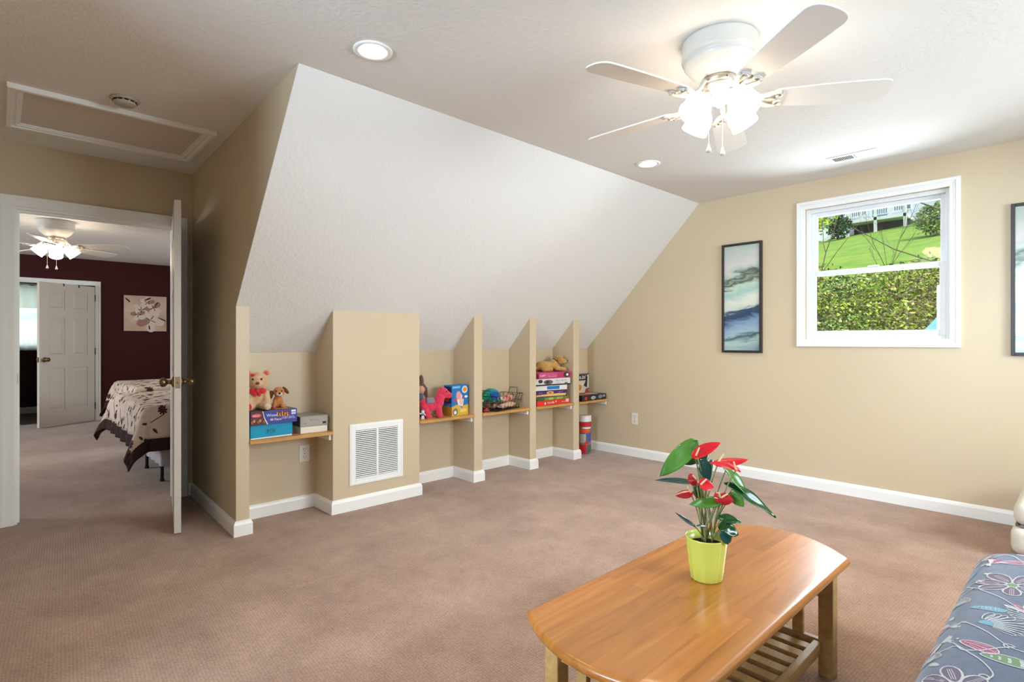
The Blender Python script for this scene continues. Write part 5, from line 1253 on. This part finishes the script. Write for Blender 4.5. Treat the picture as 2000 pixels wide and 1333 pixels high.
struct(MB().grid([[Vector((x, y, gz(x, y))) for x in gx] for y in gy][::-1]).build('ground_bank', LITTER, smooth=True))
def leafmat(nm, cols, tr=.3):
    m = bpy.data.materials.new(nm); m.use_nodes = True; nt = m.node_tree; b = nt.nodes['Principled BSDF']; g = nt.nodes.new('ShaderNodeNewGeometry'); r = nt.nodes.new('ShaderNodeValToRGB'); r.color_ramp.interpolation = 'CONSTANT'
    e = r.color_ramp.elements; e[0].position = 0; e[0].color = cols[0]; e[1].position = 1 / len(cols); e[1].color = cols[1]
    for k, c in enumerate(cols[2:]): q = e.new((k + 2) / len(cols)); q.color = c
    nt.links.new(g.outputs['Random Per Island'], r.inputs[0]); nt.links.new(r.outputs[0], b.inputs['Base Color']); b.inputs['Roughness'].default_value = .7
    b.inputs['Specular IOR Level'].default_value = .2; MATS[nm] = m; return m
LM1 = leafmat('shrub_leaves', [C(150, 176, 60), C(190, 206, 90), C(112, 130, 66), C(204, 200, 110), C(130, 116, 88)]); LM2 = leafmat('shrub_leaves_cool', [C(120, 160, 80), C(166, 204, 110), C(92, 112, 80), C(186, 208, 130), C(140, 128, 104)]); LM3 = leafmat('shrub_leaves_olive', [C(150, 150, 74), C(120, 108, 84), C(176, 182, 80), C(96, 88, 68), C(150, 136, 110)])
LM4 = leafmat('shrub_leaves_orange', [C(226, 150, 70), C(214, 120, 70), C(236, 176, 120), C(200, 130, 60)]); LM5 = leafmat('tree_leaves_yellow', [C(190, 206, 60), C(160, 190, 60), C(206, 216, 90), C(140, 176, 60)]); LM6 = leafmat('evergreen_leaves', [C(50, 80, 44), C(70, 104, 56), C(40, 66, 40), C(84, 116, 60)])
BARK = mat('grey_bark', C(120, 108, 92), .9, .1, noise=(20, .8, C(84, 74, 62)))
def leaves(c, r, n, size, rnd):
    mb = MB(); c = Vector(c)
    for _ in range(n):
        while True:
            p = Vector((rnd.uniform(-1, 1), rnd.uniform(-1, 1), rnd.uniform(-1, 1)))
            if .25 < p.length < 1: break
        p = c + Vector((p.x * r[0], p.y * r[1], p.z * r[2])); d = Vector((rnd.gauss(0, 1), rnd.gauss(0, 1), rnd.gauss(0, .7))).normalized(); s_ = d.cross(Vector((rnd.gauss(0, 1), rnd.gauss(0, 1), 1))).normalized(); L = size * rnd.uniform(.6, 1.3)
        mb.add([p, p + d * L * .5 + s_ * L * .26, p + d * L, p + d * L * .5 - s_ * L * .26], [(0, 1, 2, 3)])
    return mb
def branches(mb, p, d, L, r, depth, rnd, spread=.5):
    p = Vector(p); d = Vector(d).normalized(); pts = [p]; q = p.copy()
    for k in range(5):
        d = (d + Vector((rnd.gauss(0, .10), rnd.gauss(0, .10), rnd.gauss(.02, .07)))).normalized(); q = q + d * L / 5; pts.append(q.copy())
    mb.tube(pts, [r * (1 - .6 * k / 5) for k in range(6)], 5)
    if depth:
        for k in (2, 3, 4, 5):
            dd = (d + Vector((rnd.gauss(0, spread), rnd.gauss(0, spread), rnd.gauss(.15, spread)))).normalized(); branches(mb, pts[k], dd, L * .55, r * .45, depth - 1, rnd, spread)
def shrub(label, x, y, rad, hh, m, n, size, seed, name='shrub', grp='shrubs on the bank', zoff=0.0):
    rnd = random.Random(seed); z = gz(x, y) + zoff
    t = thing(name, label, 'shrub', (x, y, z), 0, grp)
    leaves((0, 0, hh * .55), (rad, rad * .8, hh * .5), n, size, rnd).build('foliage', m, t)['kind'] = 'stuff'
    st = MB()
    for k in range(4): branches(st, (rnd.uniform(-.1, .1), rnd.uniform(-.1, .1), -.05), (rnd.gauss(0, .35), rnd.gauss(0, .35), 1), hh * .7, .018, 1, rnd)
    st.build('stems', BARK, t)
SH = [('yellow-green shrub at the lower left of the window view', -3.75, 11.2, .95, 1.7, LM1, 2600, .075, 1), ('fresh green shrub in the lower middle of the window view', -2.95, 10.3, .85, 1.35, LM2, 2600, .07, 2), ('bright leafy shrub at the lower right of the window view', -2.15, 10.6, .85, 1.55, LM1, 2400, .07, 3),
      ('olive brown shrub at the upper left of the bank', -4.4, 13.6, 1.1, 1.75, LM3, 2400, .085, 4), ('loose green shrub in the middle of the bank', -3.5, 13.4, 1.05, 1.55, LM2, 2400, .085, 5), ('yellow-green shrub to the upper right on the bank', -2.5, 13.0, 1.05, 1.7, LM1, 2200, .085, 6), ('olive shrub at the right on the bank', -1.75, 12.0, .9, 1.65, LM3, 2000, .08, 7),
      ('pale green shrub at the bottom of the bank, left', -3.55, 9.3, .7, 1.25, LM2, 2000, .06, 8), ('pale green shrub at the bottom of the bank, right', -1.9, 9.2, .75, 1.2, LM2, 2000, .06, 9), ('green shrub at the lawn edge, centre', -3.3, 15.2, 1.2, 1.2, LM1, 1800, .09, 12), ('brown-green shrub at the lawn edge, right', -2.3, 15.6, 1.1, 1.4, LM3, 1800, .09, 13)]
for a in SH: shrub(*a)
shrub('dark evergreen shrub left of the white deck', -12.45, 44.0, .8, 1.7, LM6, 1200, .2, 22, grp='shrubs on the lawn')
shrub('green shrub right of the lawn near the house', -5.35, 34.0, .9, 1.5, LM2, 1200, .2, 23, grp='shrubs on the lawn')
def tree(label, x, y, hh, r, crown, m, n, size, seed, depth=2, name='sapling', grp='thin trees on the hillside', spread=.5, lean=(0, 0)):
    rnd = random.Random(seed); z = gz(x, y); t = thing(name, label, 'tree', (x, y, z - .05), 0, grp); mb = MB(); branches(mb, (0, 0, 0), (lean[0], lean[1], 1), hh, r, depth, rnd, spread); mb.build('branches', BARK, t)
    if crown: leaves((lean[0] * hh, lean[1] * hh, hh * crown[3]), crown[:3], n, size, rnd).build('foliage', m, t)['kind'] = 'stuff'
tree('slim tree with yellow-green crown at the left of the window view', -5.2, 16.4, 2.9, .022, (.55, .6, .55, .98), LM5, 1100, .09, 31, 1, spread=.3)
tree('bare many-twigged sapling in the middle of the lawn edge', -3.75, 16.6, 1.9, .016, None, None, 0, 0, 32, 3, spread=.35)
tree('bare thin sapling right of the middle, with grey twigs', -3.25, 16.0, 1.9, .014, None, None, 0, 0, 33, 3, spread=.35)
tree('broad green tree behind the deck on the left', -19.0, 56, 8.5, .22, (2.6, 2.0, 3.2, .75), LM2, 1500, .40, 35, name='tree', grp='trees behind the house')
tree('dark green tree behind the deck stairs', -16.0, 50, 6.5, .20, (1.3, 1.3, 3.0, .60), LM5, 1300, .34, 36, name='tree', grp='trees behind the house')
tree('green tree standing right of the house', -4.6, 43, 6.2, .18, (1.2, 1.2, 2.4, .70), LM6, 1800, .35, 37, name='tree', grp='trees behind the house')
# long bare branches reaching across the view from a tree right of the window
t = thing('bare_tree', 'bare grey tree branches crossing close outside the window', 'tree', (.15, 7.6, gz(.15, 7.6)))
mb = MB(); mb.tube([(.15, 7.6, gz(.15, 7.6)), (.12, 7.65, 0.2), (.05, 7.7, 1.6), (.0, 7.75, 3.2)], [.11, .10, .085, .06], 8); mb.build('trunk', BARK, t, world=True)
for pts, r in ((([.05, 7.7, 1.2], [-.6, 7.6, 1.62], [-1.15, 7.5, 2.02], [-1.55, 7.45, 2.22], [-1.95, 7.4, 2.52]), .012), (([.02, 7.7, 1.7], [-.5, 7.7, 2.15], [-.98, 7.6, 2.52], [-1.35, 7.5, 2.74], [-1.6, 7.5, 3.02]), .014),
               (([.05, 7.7, .7], [-.7, 7.5, 1.22], [-1.2, 7.4, 1.36], [-1.62, 7.4, 1.42], [-1.9, 7.4, 1.66]), .011), (([-1.3, 7.5, 2.09], [-1.6, 7.5, 2.06], [-1.95, 7.5, 2.01]), .005), (([-.9, 7.55, 1.84], [-1.35, 7.5, 1.86], [-1.8, 7.5, 1.86]), .005), (([-.8, 7.6, 2.40], [-1.1, 7.6, 2.86], [-1.4, 7.6, 3.1]), .007)):
    MB().tube(pts, [r * (1 - .65 * k / (len(pts) - 1)) for k in range(len(pts))], 6).build('branch', BARK, t, world=True)
# pale blue wedge just below the window, standing on a plain block
t = thing('blue_wedge', 'pale blue wedge at the lower right of the window view', 'roof', (-.4, 6.4, -2.6))
RF = mat('pale_blue_wedge', C(140, 200, 224), .5, .4)
MB().prism([(-1.09, 6.15, 1.22), (-.93, 6.15, 1.42), (-.62, 6.15, 1.62), (.2, 6.15, 1.95), (.2, 6.15, 1.10), (-1.09, 6.15, 1.10)], (0, .6, 0)).build('wedge_end', RF, t, world=True)
MB().box(-1.0, .15, 6.2, 6.7, -2.6, 1.10).build('wedge_block', mat('wedge_block', C(190, 196, 196), .8), t, world=True)

# house on the hill with its deck
SID = mat('pale_blue_siding', C(206, 220, 232), .8, .2, noise=(1.2, .4, C(184, 204, 220), (.1, .1, 9))); HW = mat('house_white', C(232, 236, 240), .7); HD = mat('under_deck_shadow', C(60, 64, 70), .9); HG = mat('house_glass', C(96, 122, 146), .15, .6); FND = mat('foundation_block', C(150, 160, 172), .9)
t = thing('house', 'pale blue house with white deck on top of the hill', 'house', (-9.5, 50, 9.3))
MB().box(-13.2, -3.0, 48.6, 57, 10.3, 16).build('wall', SID, t, world=True)
MB().box(-13.2, -3.0, 48.62, 57, 8.2, 10.3).build('foundation', FND, t, world=True)
MB().box(-13.6, -2.6, 48.2, 57.4, 16, 16.3).prism([(-13.6, 48.2, 16.3), (-13.6, 57.4, 16.3), (-13.6, 52.8, 19)], (11, 0, 0)).build('roof', mat('house_roof', C(110, 110, 116), .9), t, world=True)
for x, z0, z1, w_ in ((-12.4, 10.9, 12.9, .9), (-11.0, 10.4, 12.5, 1.0), (-9.6, 10.9, 12.9, 1.0), (-7.6, 11.6, 12.9, .9), (-5.6, 11.6, 12.9, .9)):
    f = MB().box(x - w_ / 2 - .1, x + w_ / 2 + .1, 48.54, 48.6, z0 - .1, z1 + .1).build('window', HW, t, world=True); MB().box(x - w_ / 2, x + w_ / 2, 48.50, 48.55, z0, z1).build('pane', HG, f, world=True)
MB().box(-7.25, -6.75, 48.4, 48.6, 11.1, 11.6).build('wall_unit', mat('unit_grey', C(120, 126, 134), .6), t, world=True)
dx0, dx1, dy0, dy1, dz_ = -12.4, -8.75, 45.4, 48.6, 10.0
MB().box(dx0, dx1, dy0, dy1, dz_ - .22, dz_).build('deck_floor', HW, t, world=True)
MB().box(dx0 + .2, dx1, dy0 + 1.2, dy1, 8.6, dz_ - .23).build('under_deck_shade', HD, t, world=True)  # dark block stands for the shade under the deck
for k in range(5):
    x = dx0 + .08 + (dx1 - dx0 - .16) * k / 4
    if k % 2 == 0: MB().box(x - .09, x + .09, dy0, dy0 + .18, 8.3, 13.0).build('deck_post', HW, t, world=True)
    else: MB().box(x - .06, x + .06, dy0, dy0 + .12, dz_, dz_ + 1.0).build('deck_post', HW, t, world=True)
MB().box(dx0, dx1, dy0 + .02, dy0 + .12, dz_ + .95, dz_ + 1.05).box(dx0, dx1, dy0 + .04, dy0 + .1, dz_ + .12, dz_ + .18).build('deck_rail', HW, t, world=True)
for k in range(26):
    x = dx0 + .2 + (dx1 - dx0 - .4) * k / 25; MB().box(x - .025, x + .025, dy0 + .05, dy0 + .09, dz_ + .15, dz_ + .97).build('baluster', HW, t, world=True)
st = MB()
for k in range(6): st.box(dx0 - .28 * (k + 1), dx0 - .28 * k, dy0 + .3, dy0 + 1.4, dz_ - .18 * (k + 1) - .05, dz_ - .18 * (k + 1))
st.bar((dx0, dy0 + .3, dz_ - .2), (dx0 - 1.7, dy0 + .3, dz_ - 1.3), .06, .25).bar((dx0, dy0 + .3, dz_ + .9), (dx0 - 1.7, dy0 + .3, dz_ - .2), .07, .08)
for k in range(7): st.box(dx0 - .26 * k - .02, dx0 - .26 * k + .02, dy0 + .28, dy0 + .32, dz_ - .17 * k - .15, dz_ - .17 * k + .88)
st.build('deck_stairs', HW, t, world=True)
